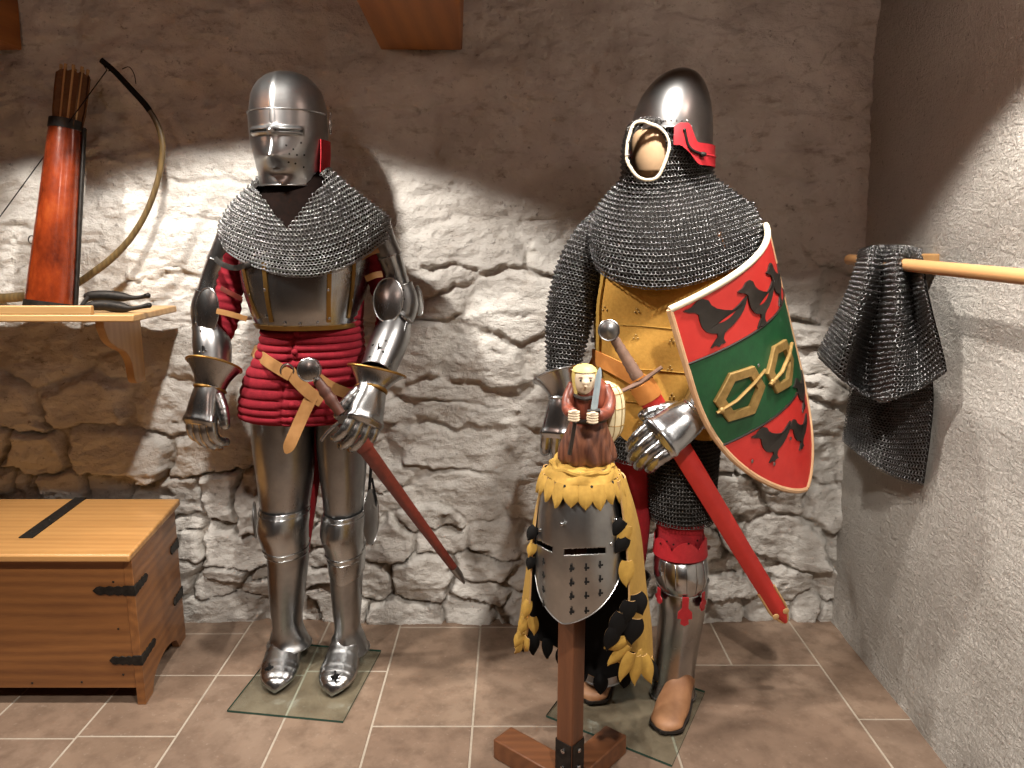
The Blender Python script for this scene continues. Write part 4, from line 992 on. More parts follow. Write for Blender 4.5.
e0, n0 = onpx(JS, 312, 396, .010); e1, n1 = onpx(JS, 302, 418, .014); e2 = P(292, 440, e1.y - .012); e3 = P(286, 453, e1.y - .010)
pts = spl3([e0, e1, e2, e3], 6); part('hanging_end', strip(MB(), pts, V((0, -1, .05)), .036, .0035, widths=[.036] * 13 + [.036, .035, .033, .028, .020, .008]), TAN, bt)
sw = empty('sheathed_sword', P(463, 580, 2.30), 'round pommelled sword in a dark red brown scabbard beside the red jacket', 'sword')
p0, p1, p2, p3 = P(309, 370, 2.085), P(317, 380, 2.085), P(341, 414, 2.07), P(344, 419, 2.07)
ax_ = (p2 - p1).normalized()
fac = (V((0, -1, .05)) - ax_ * V((0, -1, .05)).dot(ax_)).normalized()
mb = MB(); disc(mb, p0 - V((0, -.016, 0)), fac, .031, .004, 28); oval(mb, p0 + fac * .006, fac, (0, 0, 1), .031, .031, .008); mb.tube([p0 - fac * .017, p0 + fac * .006], .031, 28); mb.tube([p0, p1], .012, 12); part('pommel', mb, STEEL, sw, 40, label='steel disc pommel')
mb = MB(); gp = [lerp(p1, p2, i / 12) for i in range(13)]; mb.tube(gp, [.0135 + .003 * sin(pi * i / 12) + (.003 if i in (4, 7) else 0) for i in range(13)], 14, flat=.75, up=fac); part('grip', mb, GRIPLEATHER, sw)
cd = ax_.cross(fac).normalized(); cd = cd if cd.x > 0 else -cd
mb = MB(); mb.tube(spl3([p3 - cd * .088 + ax_ * .012, p3 - cd * .05 + ax_ * .002, p3, p3 + cd * .03 + ax_ * .002, p3 + cd * .045 + ax_ * .006], 5), [.0075] * 4 + [.008] * 13 + [.0075] * 4, 8, flat=.7); mb.box(p3, (.03, .02, .022)); part('crossguard', mb, STEEL, sw, 40)
def scabbard(parent, a, b, w0, w1, th, mat, chape, tipmat, name='scabbard', up=(0, -1, 0), locket=None, k=20):
    d = (b - a).normalized(); u = V(up); u = (u - d * u.dot(d)).normalized(); s_ = d.cross(u); rows = []
    for i in range(k + 1):
        t = i / k; w = lerp(w0, w1, t) / 2 * (1 if t < .93 else sqrt(max(.02, 1 - ((t - .93) / .07) ** 2 * .9))); c = lerp(a, b, t)
        rows.append([c + s_ * w * x + u * th / 2 * y for x, y in ((-1, 0), (-.7, .55), (-.25, .85), (0, 1), (.25, .85), (.7, .55), (1, 0), (.7, -.55), (0, -1), (-.7, -.55))])
    sc = part(name, MB().grid(rows, True, 0, True, True), mat, parent, 70)
    if chape == 'tip':
        part('chape', MB().grid([[lerp(a, b, t) + (p - lerp(a, b, t)) * 1.12 for p in r] for t, r in zip([i / k for i in range(k + 1)], rows)][-3:], True, 0, True, True), tipmat, sc, 60)
    if chape == 'u':
        n = k - 2; pts = [rows[i][0] for i in range(n - 1, k + 1)] + [rows[i][6] for i in range(k, n - 2, -1)]
        part('chape', MB().tube(spl3(pts, 3), .0038, 8), tipmat, sc, 60)
    return sc, rows, d, u, s_
scabbard(sw, P(345, 421, 2.07), P(464, 582, 2.30), .050, .024, .020, BROWNLEATHER, 'tip', STEEL_DARK)
mb = MB(); a, b = P(356, 436, 2.085), P(366, 449, 2.10); mb.tube([a, b], .026, 12, flat=.5, up=(0, -1, 0)); part('scabbard_band', mb, BROWNLEATHER, sw)
# ---------------------------------------------------------------- suit in mail and yellow coat
YB2 = 2.15
g2 = [G(546, 715, .008), G(672, 765, .008), G(705, 691, .008)]; g2.append(g2[0] + g2[2] - g2[1])
glass_plate(g2, 'clear glass plate under the tan shoes of the mail clad figure')
K2 = empty('suit_of_armour', (.42, 2.14, .008), 'mail clad suit with open pointed helmet and yellow coat', 'armour')
# legs
part('hose', MB().tube(spl3([P(634, 430, 2.15), P(634, 470, 2.15), P(634, 510, 2.15), P(630, 560, 2.16), P(618, 620, 2.17), P(605, 675, 2.18)], 5), [float(q[0]) for q in spline([(.062,), (.055,), (.050,), (.046,), (.042,), (.034,)], 5)], 20), REDHOSE, K2)
plate('greave', sil([(575, 604, 650, 2.15, .066), (605, 598, 642, 2.155, .064), (635, 592, 632, 2.16, .056), (660, 586, 622, 2.165, .048), (676, 582, 622, 2.16, .055)], 4, ridge(.004, .25)), STEEL_DARK, K2)
f1 = foot('shoe', K2, G(606, 668), G(590, 706), [SHOELEATHER, SOLE], w=.046, h=.095, sole=True, z0=.0085, pointy=.75)
part('hose', MB().tube(spl3([P(684, 430, 2.15), P(682, 480, 2.14), P(680, 520, 2.13), P(680, 550, 2.125), P(680, 600, 2.14), P(675, 680, 2.15)], 5), [float(q[0]) for q in spline([(.085,), (.078,), (.070,), (.065,), (.055,), (.04,)], 5)], 24), REDHOSE, K2)
plate('greave', sil([(578, 656, 708, 2.135, .072), (595, 657, 707, 2.135, .074), (612, 658, 704, 2.14, .072), (636, 657, 700, 2.145, .062), (660, 655, 696, 2.15, .052), (678, 654, 694, 2.148, .050), (690, 651, 695, 2.143, .056), (693, 650, 695.5, 2.142, .058)], 5, ridge(.004, .2)), STEEL, K2)
kl = sil([(551, 656, 705, 2.12, .070), (556, 654.5, 706.5, 2.115, .078), (567, 653.5, 707.5, 2.11, .086), (578, 655, 706, 2.112, .084), (586, 659, 702, 2.118, .078)], 5)
kp = plate('poleyn', kl, STEEL_BRIGHT, K2, rim=.002)
for t in (-.8, -.4, 0, .4, .8):
    mb = MB(); pts = [kl.at(.12 + .8 * i / 10, t, .0008) for i in range(11)]; mb.tube(pts, [.0004 + .0016 * sin(pi * i / 10) for i in range(11)], 6); part('flute', mb, STEEL_BRIGHT, kp)
# scalloped red leather above the knee and dags below it
ul = sil([(531, 656, 705, 2.115, .073), (552, 654, 706, 2.112, .077)], 4)
mb = MB(); top = []; N = 72
rows = [[ul.at(lerp(.55 - .45 * abs(cos((2 * pi * j / N) * 3)) ** .7, 1.0, i / 6), 2 * pi * j / N, .003) for j in range(N)] for i in range(7)]
shell(mb, rows, .003); part('scalloped_knee_leather', mb, REDLEATHER, K2)
for t, L in ((-1.25, .040), (-.05, .082), (.85, .050)):
    mb = MB(); c0 = kl.at(.97, t, .002); n0 = kl.normal(.9, t); dn = V((0, 0, -1)); s_ = n0.cross(dn).normalized()
    for w, y in ((.010, .25), (.016, .62), (.013, .95)): pass
    out = [(-.009, -.006), (-.009, .35 * L), (-.020, .50 * L), (-.021, .72 * L), (-.010, .74 * L), (-.012, .92 * L), (0, L), (.012, .92 * L), (.010, .74 * L), (.021, .72 * L), (.020, .50 * L), (.009, .35 * L), (.009, -.006)]
    mb.prism([c0 + s_ * a + dn * b + n0 * .004 for a, b in out], n0 * .003); part('leather_dag', mb, REDLEATHER, K2, 40)
for q in ((668, 541), (674, 544), (688, 543), (696, 540), (662, 543)):
    c, n = onpx(ul, q[0], q[1], .006); part('leather_hole', disc(MB(), c, n, .0028, .0012, 10), BLACKLEATHER, K2)
part('knee_strap', MB().tube(spl3([P(703, 548, 2.12), P(709, 546, 2.13), P(708, 549, 2.17)], 4), .005, 8, flat=.5), BROWNLEATHER, K2)
f2 = foot('shoe', K2, G(684, 690), G(663, 736), [SHOELEATHER, SOLE], w=.047, h=.100, sole=True, z0=.0085, pointy=.75)
# mail skirt: short on one thigh, long on the other
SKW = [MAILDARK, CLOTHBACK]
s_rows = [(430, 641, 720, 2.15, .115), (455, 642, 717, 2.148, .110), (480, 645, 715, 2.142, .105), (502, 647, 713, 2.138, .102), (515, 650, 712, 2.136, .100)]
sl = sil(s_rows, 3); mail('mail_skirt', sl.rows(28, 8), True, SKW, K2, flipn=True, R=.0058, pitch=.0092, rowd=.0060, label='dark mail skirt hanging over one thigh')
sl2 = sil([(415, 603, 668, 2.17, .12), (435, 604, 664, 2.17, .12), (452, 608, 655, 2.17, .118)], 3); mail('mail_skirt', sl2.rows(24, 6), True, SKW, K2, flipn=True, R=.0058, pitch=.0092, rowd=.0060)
# yellow coat
CL = sil([(250, 600, 735, YB2, .125, 2.3), (275, 598, 734, YB2, .140, 2.4), (300, 596, 732, YB2, .148, 2.4), (325, 594.5, 728, YB2, .150, 2.4), (350, 594, 724, YB2, .150, 2.4), (375, 597, 720, YB2, .150, 2.4), (395, 601, 718, YB2, .150, 2.4), (415, 607, 718, YB2, .148, 2.4), (436, 613, 717, YB2, .146, 2.4)], 5,
         lambda u, th: .0022 * sin(u * 19 + th * 3) + .002 * sin(th * 7 + u * 9))
mb = MB(); N = 96; top = []
def coat_end(t):
    t = ((t + pi) % (2 * pi)) - pi
    c = cos((t + .50) * 2.6); return .86 + .14 * max(0, c) ** .35 if abs(t + .5) < .6 else .86 + .10 * max(0, cos((t - .75) * 2.2)) ** .4 if abs(t - .75) < .7 else .86
rows = [[CL.at(i / 44 * coat_end(2 * pi * j / N), 2 * pi * j / N) for j in range(N)] for i in range(45)]
shell(mb, rows, .003); ct = part('yellow_coat', mb, SUEDE, K2, 180)
ap, an = [], []
for i in range(13): 
    t = -1.18; u = lerp(.06, .60, i / 12); ap.append(CL.at(u, t)); an.append(CL.normal(u, t))
part('coat_edge', strip(MB(), [p + n * .002 for p, n in zip(ap, an)], an, .022, .005), SUEDE_PALE, ct)
for (x, y) in ((637, 311), (636, 337), (672, 340), (606, 358), (670, 368), (606, 333), (678, 286), (634, 362), (605, 309), (672, 313), (702, 310), (640, 400), (672, 396), (640, 425)):
    for dx, dy in ((-2, 1), (2, 1), (0, -2.2)):
        c, n = onpx(CL, x + dx, y + dy, .0015); part('rivet', disc(MB(), c, n, .0026, .0018, 8), OLDGOLD, ct)
for u in (.36, .56, .74):
    pts = [CL.at(u + .01 * sin(t * 3), t, .0012) for t in [-1.2 + 2.2 * j / 30 for j in range(31)]]; part('plate_seam', MB().tube(pts, .0012, 5), SUEDE_PALE, ct)
for y, w in ((312, 0), (340, 0)):
    c = P(594, y, 2.15); part('side_strap', strip(MB(), [c + V((.01, -.03, .004)), c + V((-.006, 0, 0)), c + V((.0, .04, 0))], V((-1, 0, 0)), .014, .003), BROWNLEATHER, ct)

# mail: hood with face opening running down into the cape, and sleeves
fc = P(648, 152, 2.03)
def facecut(p):
    if p[1] > 2.12: return False
    q = proj(V(p)); return ((q[0] - 647.5) / 20.0) ** 2 + ((q[1] - 151) / 29.0) ** 2 < 1
AV2 = drape([[P(650, 118, 2.045), P(628, 138, YB2), P(709, 138, 2.17), P(676, 130, 2.27)],
             [P(648, 136, 2.030), P(625.5, 146, YB2), P(710.5, 148, 2.17), P(676, 145, 2.28)],
             [P(647, 160, 2.025), P(623, 160, YB2), P(712, 162, 2.17), P(676, 160, 2.28)],
             [P(647, 183, 2.035), P(623, 177, YB2), P(714, 176, 2.17), P(676, 175, 2.27)],
             [P(648, 199, 2.030), P(609, 193, YB2), P(727, 187, 2.17), P(676, 185, 2.29)],
             [P(651, 222, 2.005), P(596, 211, YB2), P(748, 203, 2.17), P(678, 205, 2.31)],
             [P(654, 246, 1.985), P(590, 232, YB2), P(761, 222, 2.17), P(680, 225, 2.33)],
             [P(657, 268, 1.975), P(591, 250, YB2), P(763, 238, 2.165), P(680, 240, 2.33)],
             [P(659, 288, 1.972), P(597, 266, YB2), P(759, 252, 2.16), P(680, 255, 2.33)]], 28)
mail('mail_hood', AV2, True, [MAILMID, CLOTHBACK], K2, flipn=True, cut=facecut, label='mail hood and cape with ivory bound face opening')
def sleeve(name, pts, rad, k=4, n=16):
    pts = spl3(pts, k); rs = [float(q[0]) for q in spline([(r,) for r in rad], k)]; mb = MB(); mb.tube(pts, rs, n, cap=False, up=(0, -1, 0)); S = [mb.v[i * n:(i + 1) * n] for i in range(len(pts))]
    a = S[0][0] - pts[0]; return mail(name, S, True, [MAILMID, CLOTHBACK], K2, flipn=SLV)
SLV = True
sleeve('mail_sleeve', [P(607, 222, 2.19), P(591, 243, 2.175), P(580, 270, 2.165), P(573, 300, 2.155), P(567, 335, 2.14), P(562, 378, 2.125)], [.045, .055, .063, .066, .058, .040])
sleeve('mail_sleeve', [P(735, 208, 2.19), P(741, 235, 2.19), P(744, 268, 2.18), P(742, 305, 2.15), P(735, 350, 2.10), P(722, 395, 2.03)], [.050, .056, .060, .060, .056, .042])
# face opening edge, blank mannequin head
rim = []
def mailpt(px, py):
    best = None
    for r in AVD:
        for p in r:
            if p[1] > 2.16: continue
            q = proj(V(p)); e = (q[0] - px) ** 2 + (q[1] - py) ** 2
            if best is None or e < best[0]: best = (e, p)
    return V(best[1])
AVD = catgrid(AV2, 6, 6, True)
rim = [mailpt(x, y) for x, y in ((641.5, 122), (634, 124.5), (629.5, 132), (627, 145), (626.5, 158), (629.5, 168), (636, 176.5), (644, 180.5), (652, 180.5), (659, 175), (663, 166), (666, 155), (668.5, 145), (665, 135), (658, 127), (650, 123))]
rs_ = []
A_ = [np.array(p) for p in rim]
for i in range(len(A_)):
    for j in range(5): rs_.append(V(cr(A_[i - 1], A_[i], A_[(i + 1) % len(A_)], A_[(i + 2) % len(A_)], j / 5)) + V((0, -.004, 0)))
part('ivory_face_binding', MB().tube(rs_, .0042, 8, closed=True), IVORY, K2, label='ivory leather binding round the face opening')
hd = MB(); hcx = P(654.5, 150, 2.128)
rows = [[V((hcx.x, hcx.y, z)) + V((sin(2 * pi * j / 32) * r, -cos(2 * pi * j / 32) * r * 1.22 + (.006 if z < 1.56 else 0), 0)) for j in range(32)] for z, r in [(float(a), float(b)) for a, b in spline([(1.478, .046), (1.50, .043), (1.525, .040), (1.545, .046), (1.57, .054), (1.60, .060), (1.635, .062), (1.665, .058), (1.69, .044), (1.705, .024), (1.709, .006)], 4)]]
part('mannequin_head', hd.grid(rows, True, 0, True, True), SKIN, K2, label='blank beige mannequin head inside the mail hood')
# pointed helmet
c2, f2_, r2_ = helm_frame(671, 130, 2.165, radians(18)); bx, by = c2.x, c2.y
hp = [(66, .003, .022), (67.5, .022, .021), (72, .045, .018), (80, .066, .014), (92, .085, .009), (106, .0985, .005), (120, .1065, .002), (136, .1105, 0), (150, .111, 0), (158, .111, 0), (168, .1105, 0)]
DL = Loft([(V((bx, by, z_at(py, 2.15))) + r2_ * o_ - f2_ * o_ * .8, r, r * 1.17) for py, r, o_ in hp], 5, ax=r2_, ay=-f2_)
def dome_end(t):
    t = abs(((t + pi) % (2 * pi)) - pi); return lerp(.675, .88, smooth(.50, 1.0, t))
N = 72; rows = [[DL.at(i / 40 * dome_end(2 * pi * j / N), 2 * pi * j / N) for j in range(N)] for i in range(41)]
mb = MB(); shell(mb, rows, .002); mb.tube(rows[-1], .0022, 6, closed=True); bh = part('helmet', mb, HELM_STEEL, K2, 60)
for k in range(11):
    t = -.62 + 1.24 * k / 10; u = dome_end(t) - .035; part('lining_rivet', disc(MB(), DL.at(u, t), DL.normal(u, t), .0024, .0022, 8), STEEL_BRIGHT, bh)
rows = []
for i in range(9):
    row = []
    for j in range(81):
        t = .20 + (2 * pi - .20 - 1.25) * j / 80; tt = t if t < pi else 2 * pi - t + .12
        a = lerp(.655, .775, smooth(.50, .78, tt)) + .022 * exp(-((tt - .20) / .07) ** 2); b = lerp(.80, 1.0, smooth(.30, .85, tt))
        row.append(DL.at(lerp(a, b, i / 8), t, .004 + .003 * i / 8))
    rows.append(row)
rb_ = part('red_leather_band', shell(MB(), rows, .003, wrap=False), REDLEATHER, bh, label='red leather band with a hooked front end')
for sg in (1,):
    pts = spl3([DL.at(.70, sg * .42, .010), DL.at(.79, sg * .50, .011), DL.at(.86, sg * .62, .012), DL.at(.90, sg * .86, .013)], 5); mb = MB().tube(pts, .0035, 8); mb.ball(pts[-1], .008, 10, 8, sc=(1.3, 1, .8)); mb.ball(pts[0], .005, 8, 6); part('hook_rod', mb, IRON, rb_)
ts = [.75 + (2 * pi - 1.6) * j / 70 for j in range(66)]
part('mail_lace', MB().tube([DL.at(.90, t, .008 + .001 * sin(t * 60)) for t in ts], .0028, 6), REDLEATHER, rb_)

# gauntlets
gauntlet(K2, 'gauntlet', P(565, 399, 2.105), P(562, 432, 2.08) - P(565, 399, 2.105), (-.15, -.95, .1), -1, P(558, 375, 2.125), (.071, .060), (-.30, .52, 1), wrist_r=.045, bends=(.45, .6, .5), gilt=False, size=1.2, steel=STEEL_BRIGHT)
gauntlet(K2, 'gauntlet', P(693, 414, 1.942), P(655, 442, 1.915) - P(693, 414, 1.942), (-.25, -.80, .40), 1, P(705, 400, 1.985), (.056, .050), (.70, .55, .50), wrist_r=.044, bends=(.22, .62, .50), gilt=False, size=1.26, steel=STEEL_BRIGHT, spread=-.05, tdir=(-.80, -.10, -.12), tbend=.8)

# belt and red scabbard
b2 = empty('sword_belt', P(620, 372, 1.99), 'orange tan sword belt crossing the yellow coat', 'belt')
belt_strip('belt_strap', [(596, 356), (606, 361), (618, 367), (632, 375), (646, 383)], .042, ORANGELEATHER, b2, .008, lf=CL)
c, n = onpx(CL, 594, 362, .01); part('belt_fold', MB().prism([P(594, 352, c.y - .01), P(597, 374, c.y - .01), P(585, 372, c.y + .01), P(590, 362, c.y + .012)], (0, .004, 0)), ORANGELEATHER, b2, 30)
s2w = empty('sheathed_sword', P(786, 622, 2.12), 'long sword in a bright red scabbard hung across the yellow coat', 'sword')
q0, q1, q2, q3 = P(609, 330, 1.965), P(614, 338, 1.962), P(638, 378, 1.945), P(641, 382, 1.943)
ax2 = (q2 - q1).normalized(); fa = V((-.15, -1, .05)); fa = (fa - ax2 * fa.dot(ax2)).normalized()
mb = MB(); mb.tube([q0 + fa * .013, q0 - fa * .013], .026, 28); oval(mb, q0 + fa * .013, fa, (0, 0, 1), .026, .026, .008); part('pommel', mb, STEEL_DARK, s2w, 40, label='dull steel disc pommel')
gp = [lerp(q1, q2, i / 12) for i in range(13)]; mb = MB().tube(gp, [lerp(.0115, .0165, i / 12) + (.0012 if i % 2 else 0) for i in range(13)], 14, flat=.72, up=fa); part('grip', mb, GREYGRIP, s2w, 70)
cd = ax2.cross(fa).normalized(); cd = cd if cd.x > 0 else -cd; la = P(620, 392, 1.935) - q3; ra_ = P(662, 367, 1.935) - q3
mb = MB(); mb.tube([q3 + la, q3 + la * .5, q3, q3 + ra_ * .5, q3 + ra_], [.0065, .0072, .009, .0072, .0065], 8, flat=.8); part('crossguard', mb, GREYGRIP, s2w, 40, label='narrow iron crossguard')
sa, sb = P(641.5, 384, 1.946), P(785, 621, 2.12)
sc2, rws, dd, uu, ss = scabbard(s2w, sa, sb, .060, .050, .020, PAINTRED, 'u', BUFF)
th_ = [[lerp(sa, sb, t) + (p - lerp(sa, sb, 0)) * 1.10 - (lerp(sa, sb, 0) * 0) for p in rws[0]] for t in (0, .04, .085)]
part('throat_wrap', MB().grid([[lerp(sa, sb, t) + ss * .034 * x + uu * .013 * y for x, y in ((-1, 0), (-.7, .7), (0, 1), (.7, .7), (1, 0), (.7, -.7), (0, -1), (-.7, -.7))] for t in (-.002, .02, .04, .056)], True, 0, True, True), ORANGELEATHER, s2w, 70, label='tan leather wrap at the scabbard mouth')
e = lerp(sa, sb, .955)
for sg in (-1, 1):
    mb = MB(); c = e + ss * .017 * sg + uu * .010; disc(mb, c, uu, .010, .003, 12); part('chape_leaf', mb, BUFF, sc2)
# ---------------------------------------------------------------- curved heater shield
SA, SBq = P(670, 310, 1.80), P(767, 225, 2.139); SR = (SBq - SA).normalized(); SWd = (SBq - SA).length
SD = V((.343, .207, -.916)); SD = (SD - SR * SD.dot(SR)).normalized(); SN = SD.cross(SR); SN = SN if SN.y < 0 else -SN
SM = (SA + SBq) / 2; SH, SBg = .690, .082
def sh_w(v): return max(0.0, 1 - (max(0, (v - .30)) / .70) ** 2.3) ** .80
def shp(x, v, off=0.0):
    """x in -1..1 across the full width, v in 0..1 down the face"""
    x_ = x; b = SBg * (1 - x_ * x_) ; dx = 2 * SBg * x_ / (SWd / 2); n = (SN + SR * dx).normalized()
    return SM + SR * (x_ * SWd / 2) + SD * (v * SH) + SN * b + n * off
shd = empty('shield', shp(0, 1), 'red and green curved shield with black birds held by the mail clad figure', 'shield')
NV, NX = 120, 36
def edge_v(i): return i / NV * .998
rows = [[shp(lerp(-1, 1, j / NX) * sh_w(edge_v(i)), edge_v(i) - .0 + .0 * j) for j in range(NX + 1)] for i in range(NV + 1)]
G0, G1 = .235, .595
def fv(g, x): return g + .030 * (x + .3)
def smi(i, j): v = (i + .5) / NV; x = lerp(-1, 1, (j + .5) / NX) * sh_w(v); return 1 if fv(G0, x) < v < fv(G1, x) else 0
mb = MB(); mb.grid(rows, False, smi); back = [[shp(lerp(-1, 1, j / NX) * sh_w(edge_v(i)), edge_v(i), -.009) for j in range(NX + 1)] for i in range(NV + 1)]
mb.grid(back, False, 2, flip=True); mb.grid([[r[0] for r in rows], [r[0] for r in back]], False, 2); mb.grid([[r[-1] for r in back], [r[-1] for r in rows]], False, 2); mb.grid([back[0], rows[0]], False, 2); mb.grid([rows[-1], back[-1]], False, 2)
part('shield_board', mb, [PAINTRED, PAINTGREEN, TAN], shd, 60)
for v in (G0, G1):
    part('field_line', MB().tube([shp(lerp(-1, 1, j / 40) * sh_w(v), fv(v, lerp(-1, 1, j / 40) * sh_w(v)), .0006) for j in range(41)], .0030, 6), PAINTBLACK, shd)
sgn = 1
edge = [shp(lerp(-1, 1, j / 24), 0, -.003) for j in range(25)]
part('top_edging', MB().tube(edge, .0085, 10), IVORY, shd, label='pale rolled rawhide along the top edge')
for sgn in (-1, 1):
    pts = [shp(sgn * sh_w(v), v, -.003) for v in [i / 60 * .999 for i in range(61)]]
    if sgn > 0: pts = pts
    part('side_edging', MB().tube(pts, .0080, 8), RAWHIDE, shd)
def charge(name, outline, cx, cv, sc, mat, h=.004, flipx=1, bev=True):
    """thin raised shape on the curved face; outline in metres (x right, y up)"""
    A_ = -.36; pts = [(flipx * sc * (a * 1.35 * cos(A_) - b * 1.22 * sin(A_)), sc * (a * 1.35 * sin(A_) + b * 1.22 * cos(A_))) for a, b in outline]
    def at(a, b, off): return shp(cx + a / (SWd / 2), cv - b / SH, off)
    n = len(pts); me_v = [at(a, b, h) for a, b in pts] + [at(a, b, -.001) for a, b in pts]
    mb = MB(); bmv = me_v; tris = ear_clip(pts); fs = [list(t) for t in tris] + [(i, i + n, (i + 1) % n + n, (i + 1) % n) for i in range(n)]
    mb.add(bmv, fs); return part(name, mb, mat, shd, 30)
from mathutils.geometry import tessellate_polygon
def ear_clip(pts): return tessellate_polygon([[V((a, b, 0)) for a, b in pts]])
BIRD = [(-1.0, .42), (-.80, .50), (-.66, .66), (-.50, .72), (-.34, .66), (-.24, .50), (-.06, .38), (.20, .30), (.48, .26), (.66, .36), (.86, .52), (1.02, .62), (.98, .40), (.88, .20), (.72, .02), (.54, -.16), (.34, -.30), (.24, -.40), (.22, -.56), (.30, -.70), (.16, -.72), (.10, -.80), (0, -.74), (-.14, -.80), (-.06, -.64), (.04, -.50), (.02, -.38), (-.14, -.36), (-.32, -.28), (-.46, -.12), (-.54, .08), (-.58, .26), (-.70, .34), (-.86, .36)]
for cx, cv, s_ in ((-.62, .115, .066), (-.04, .150, .066), (.48, .165, .062), (-.36, .685, .056), (.12, .755, .050), (.44, .64, .052)): charge('bird_figure', BIRD, cx, cv, s_, PAINTBLACK)
def buckle(cx, cv, r=.072):
    def at(a, b, off): return shp(cx + a / (SWd / 2), cv - b / SH, off)
    o = [(r * 1.05 * cos(a), r * 1.0 * sin(a)) for a in [pi / 6 + k * pi / 3 + .25 for k in range(6)]]; 
    def dense(pl): return [(lerp(pl[i][0], pl[(i + 1) % 6][0], t), lerp(pl[i][1], pl[(i + 1) % 6][1], t)) for i in range(6) for t in (0, .33, .66)]
    O, I = dense(o), dense([(a * .62, b * .62) for a, b in o]); n = len(O)
    mb = MB(); mb.grid([[at(a, b, -.001) for a, b in O], [at(a, b, .008) for a, b in O], [at(a * .97, b * .97, .010) for a, b in O], [at(a * 1.03, b * 1.03, .010) for a, b in I], [at(a, b, -.001) for a, b in I]], True)
    bk = part('buckle_figure', mb, OLDGOLD, shd, 30)
    mb = MB().tube([at(-r * 1.05, -.010, .010), at(-r * .3, -.004, .013), at(r * .5, .012, .013), at(r * 1.18, .022, .010)], [.0055, .0058, .0058, .005], 8, flat=.7); mb.ball(at(-r * .88, -.010, .009), .009, 10, 7); part('buckle_pin', mb, OLDGOLD, bk)
buckle(-.58, .420); buckle(.06, .440)
for x, v in ((-.42, .77), (-.66, .70), (-.10, .73), (.3, .70), (-.3, .36)): part('shield_nail', disc(MB(), shp(x, v, .004), SN, .005, .002, 10), STEEL_DARK, shd)
part('arm_strap', MB().tube(spl3([shp(-.5, .25, -.012), shp(-.35, .25, -.06), shp(.2, .25, -.06), shp(.4, .25, -.012)], 5), .014, 8, flat=.3), TAN, shd)
part('back_board', MB().box(P(725, 262, 2.06), (.012, .05, .16), Matrix.Rotation(-.35, 3, 'Y')), CHESTWOOD, shd, 30)
# ---------------------------------------------------------------- great helm on its wooden stand, with mantling and carved figure
YH = 1.74
st = empty('helm_stand', (.147, YH, 0), 'dark brown wooden post with crossed feet holding up the great helm', 'stand')
ang = radians(49); RZ_ = Matrix.Rotation(-ang + radians(0), 3, 'Z')
u1 = V((-.757, .653, 0)); u2 = V((.555, .832, 0)); u2 = V((.653, .757, 0))
def obox(c, a, la, b, lb, z0, z1):
    pts = [V((c[0], c[1], z0)) + a * x * la / 2 + b * y * lb / 2 for x, y in ((-1, -1), (1, -1), (1, 1), (-1, 1))]
    return MB().prism([pts[k] for k in (0, 3, 2, 1)], (0, 0, z1 - z0))
cx, cy = .147, YH
part('post', obox((cx, cy), u1, .049, u2, .049, .058, .825), POSTWOOD, st, 30, bevel=.003)
part('foot_beam', obox((cx, cy), u1, .46, u2, .075, .0, .058), FOOTWOOD, st, 30, bevel=.004)
c_ = V((cx, cy, 0)); 
for sg in (1, -1):
    q = c_ + u2 * sg * (.0375 + .09); part('foot_beam', obox(q, u2, .18, u1, .07, 0, .056), FOOTWOOD, st, 30, bevel=.004)
for nrm, oth in ((-u1, u2), (-u2, u1), (u1, u2), (u2, u1)):
    q = c_ + nrm * .0265; br = part('iron_bracket', obox(q, oth, .047, nrm, .003, .058, .150), IRON, st, 30)
    for z in (.128, .080): part('bolt', disc(MB(), q + nrm * .002 + V((0, 0, z)), nrm, .0065, .004), STEEL_BRIGHT, br)

gh = empty('great_helm', (.147, YH, .53), 'riveted steel great helm with eye slits on a dark wooden post', 'helmet')
HLm = sil([(462, 555, 609, YH, .082, 2.0, 0), (470, 549, 613, YH, .095, 2.0, 0), (486, 543, 618, YH, .110, 2.0, 0), (506, 539, 621, YH, .121, 2.0, 0), (528, 537, 623, YH, .127, 2.0, 0), (557, 535.5, 624, YH, .130, 2.0, 0), (583, 536, 622, YH, .126, 2.0, 0), (602, 537, 619, YH, .120, 2.0, 0)], 5)
RID = asin((561 - 580) / 43.5)
HLm.mod = lambda u, th: .0085 * exp(-(abs(th - RID) / .16) ** 1.3)
def helm_end(t):
    d = abs(((t - RID + pi) % (2 * pi)) - pi); return 1 - .42 * (min(d, 2.1) / 2.1) ** 1.25 
N = 260; M_ = 200; rows = [[HLm.at(i / M_ * helm_end(2 * pi * j / N), 2 * pi * j / N) for j in range(N)] for i in range(M_ + 1)]
# openings found by their measured place
sl_u, sl_l, sl_r = [], [], []
def slit(p):
    q = proj(p)
    if p.y > YH: return False
    if 564 < q[0] < 605.5: return abs(q[1] - (552.3 - (q[0] - 564) * .045)) < 3.2
    if 536 < q[0] < 552.5: return abs(q[1] - (541.5 + (q[0] - 536) * .50)) < 2.8
    return False
mb = MB(); vs = [p for r in rows for p in r]; fs = []
for i in range(M_):
    for j in range(N):
        j2 = (j + 1) % N; c = (rows[i][j] + rows[i][j2] + rows[i + 1][j] + rows[i + 1][j2]) / 4
        if slit(c): continue
        fs.append((i * N + j, i * N + j2, (i + 1) * N + j2, (i + 1) * N + j))
fs.append(tuple(reversed(range(N)))); mb.add(vs, fs)
hs = part('helm_shell', mb, HELM_STEEL, gh, 60, solid=.002, solid_off=1)
part('helm_rim', MB().tube(rows[-1][::4], .0014, 6, closed=True), HELM_STEEL, hs)
inn = [[V(HLm.row(i / 10 * .9)[:3]) + (HLm.at(i / 10 * .9, 2 * pi * j / 24) - V(HLm.row(i / 10 * .9)[:3])) * .9 for j in range(24)] for i in range(0, 7)]
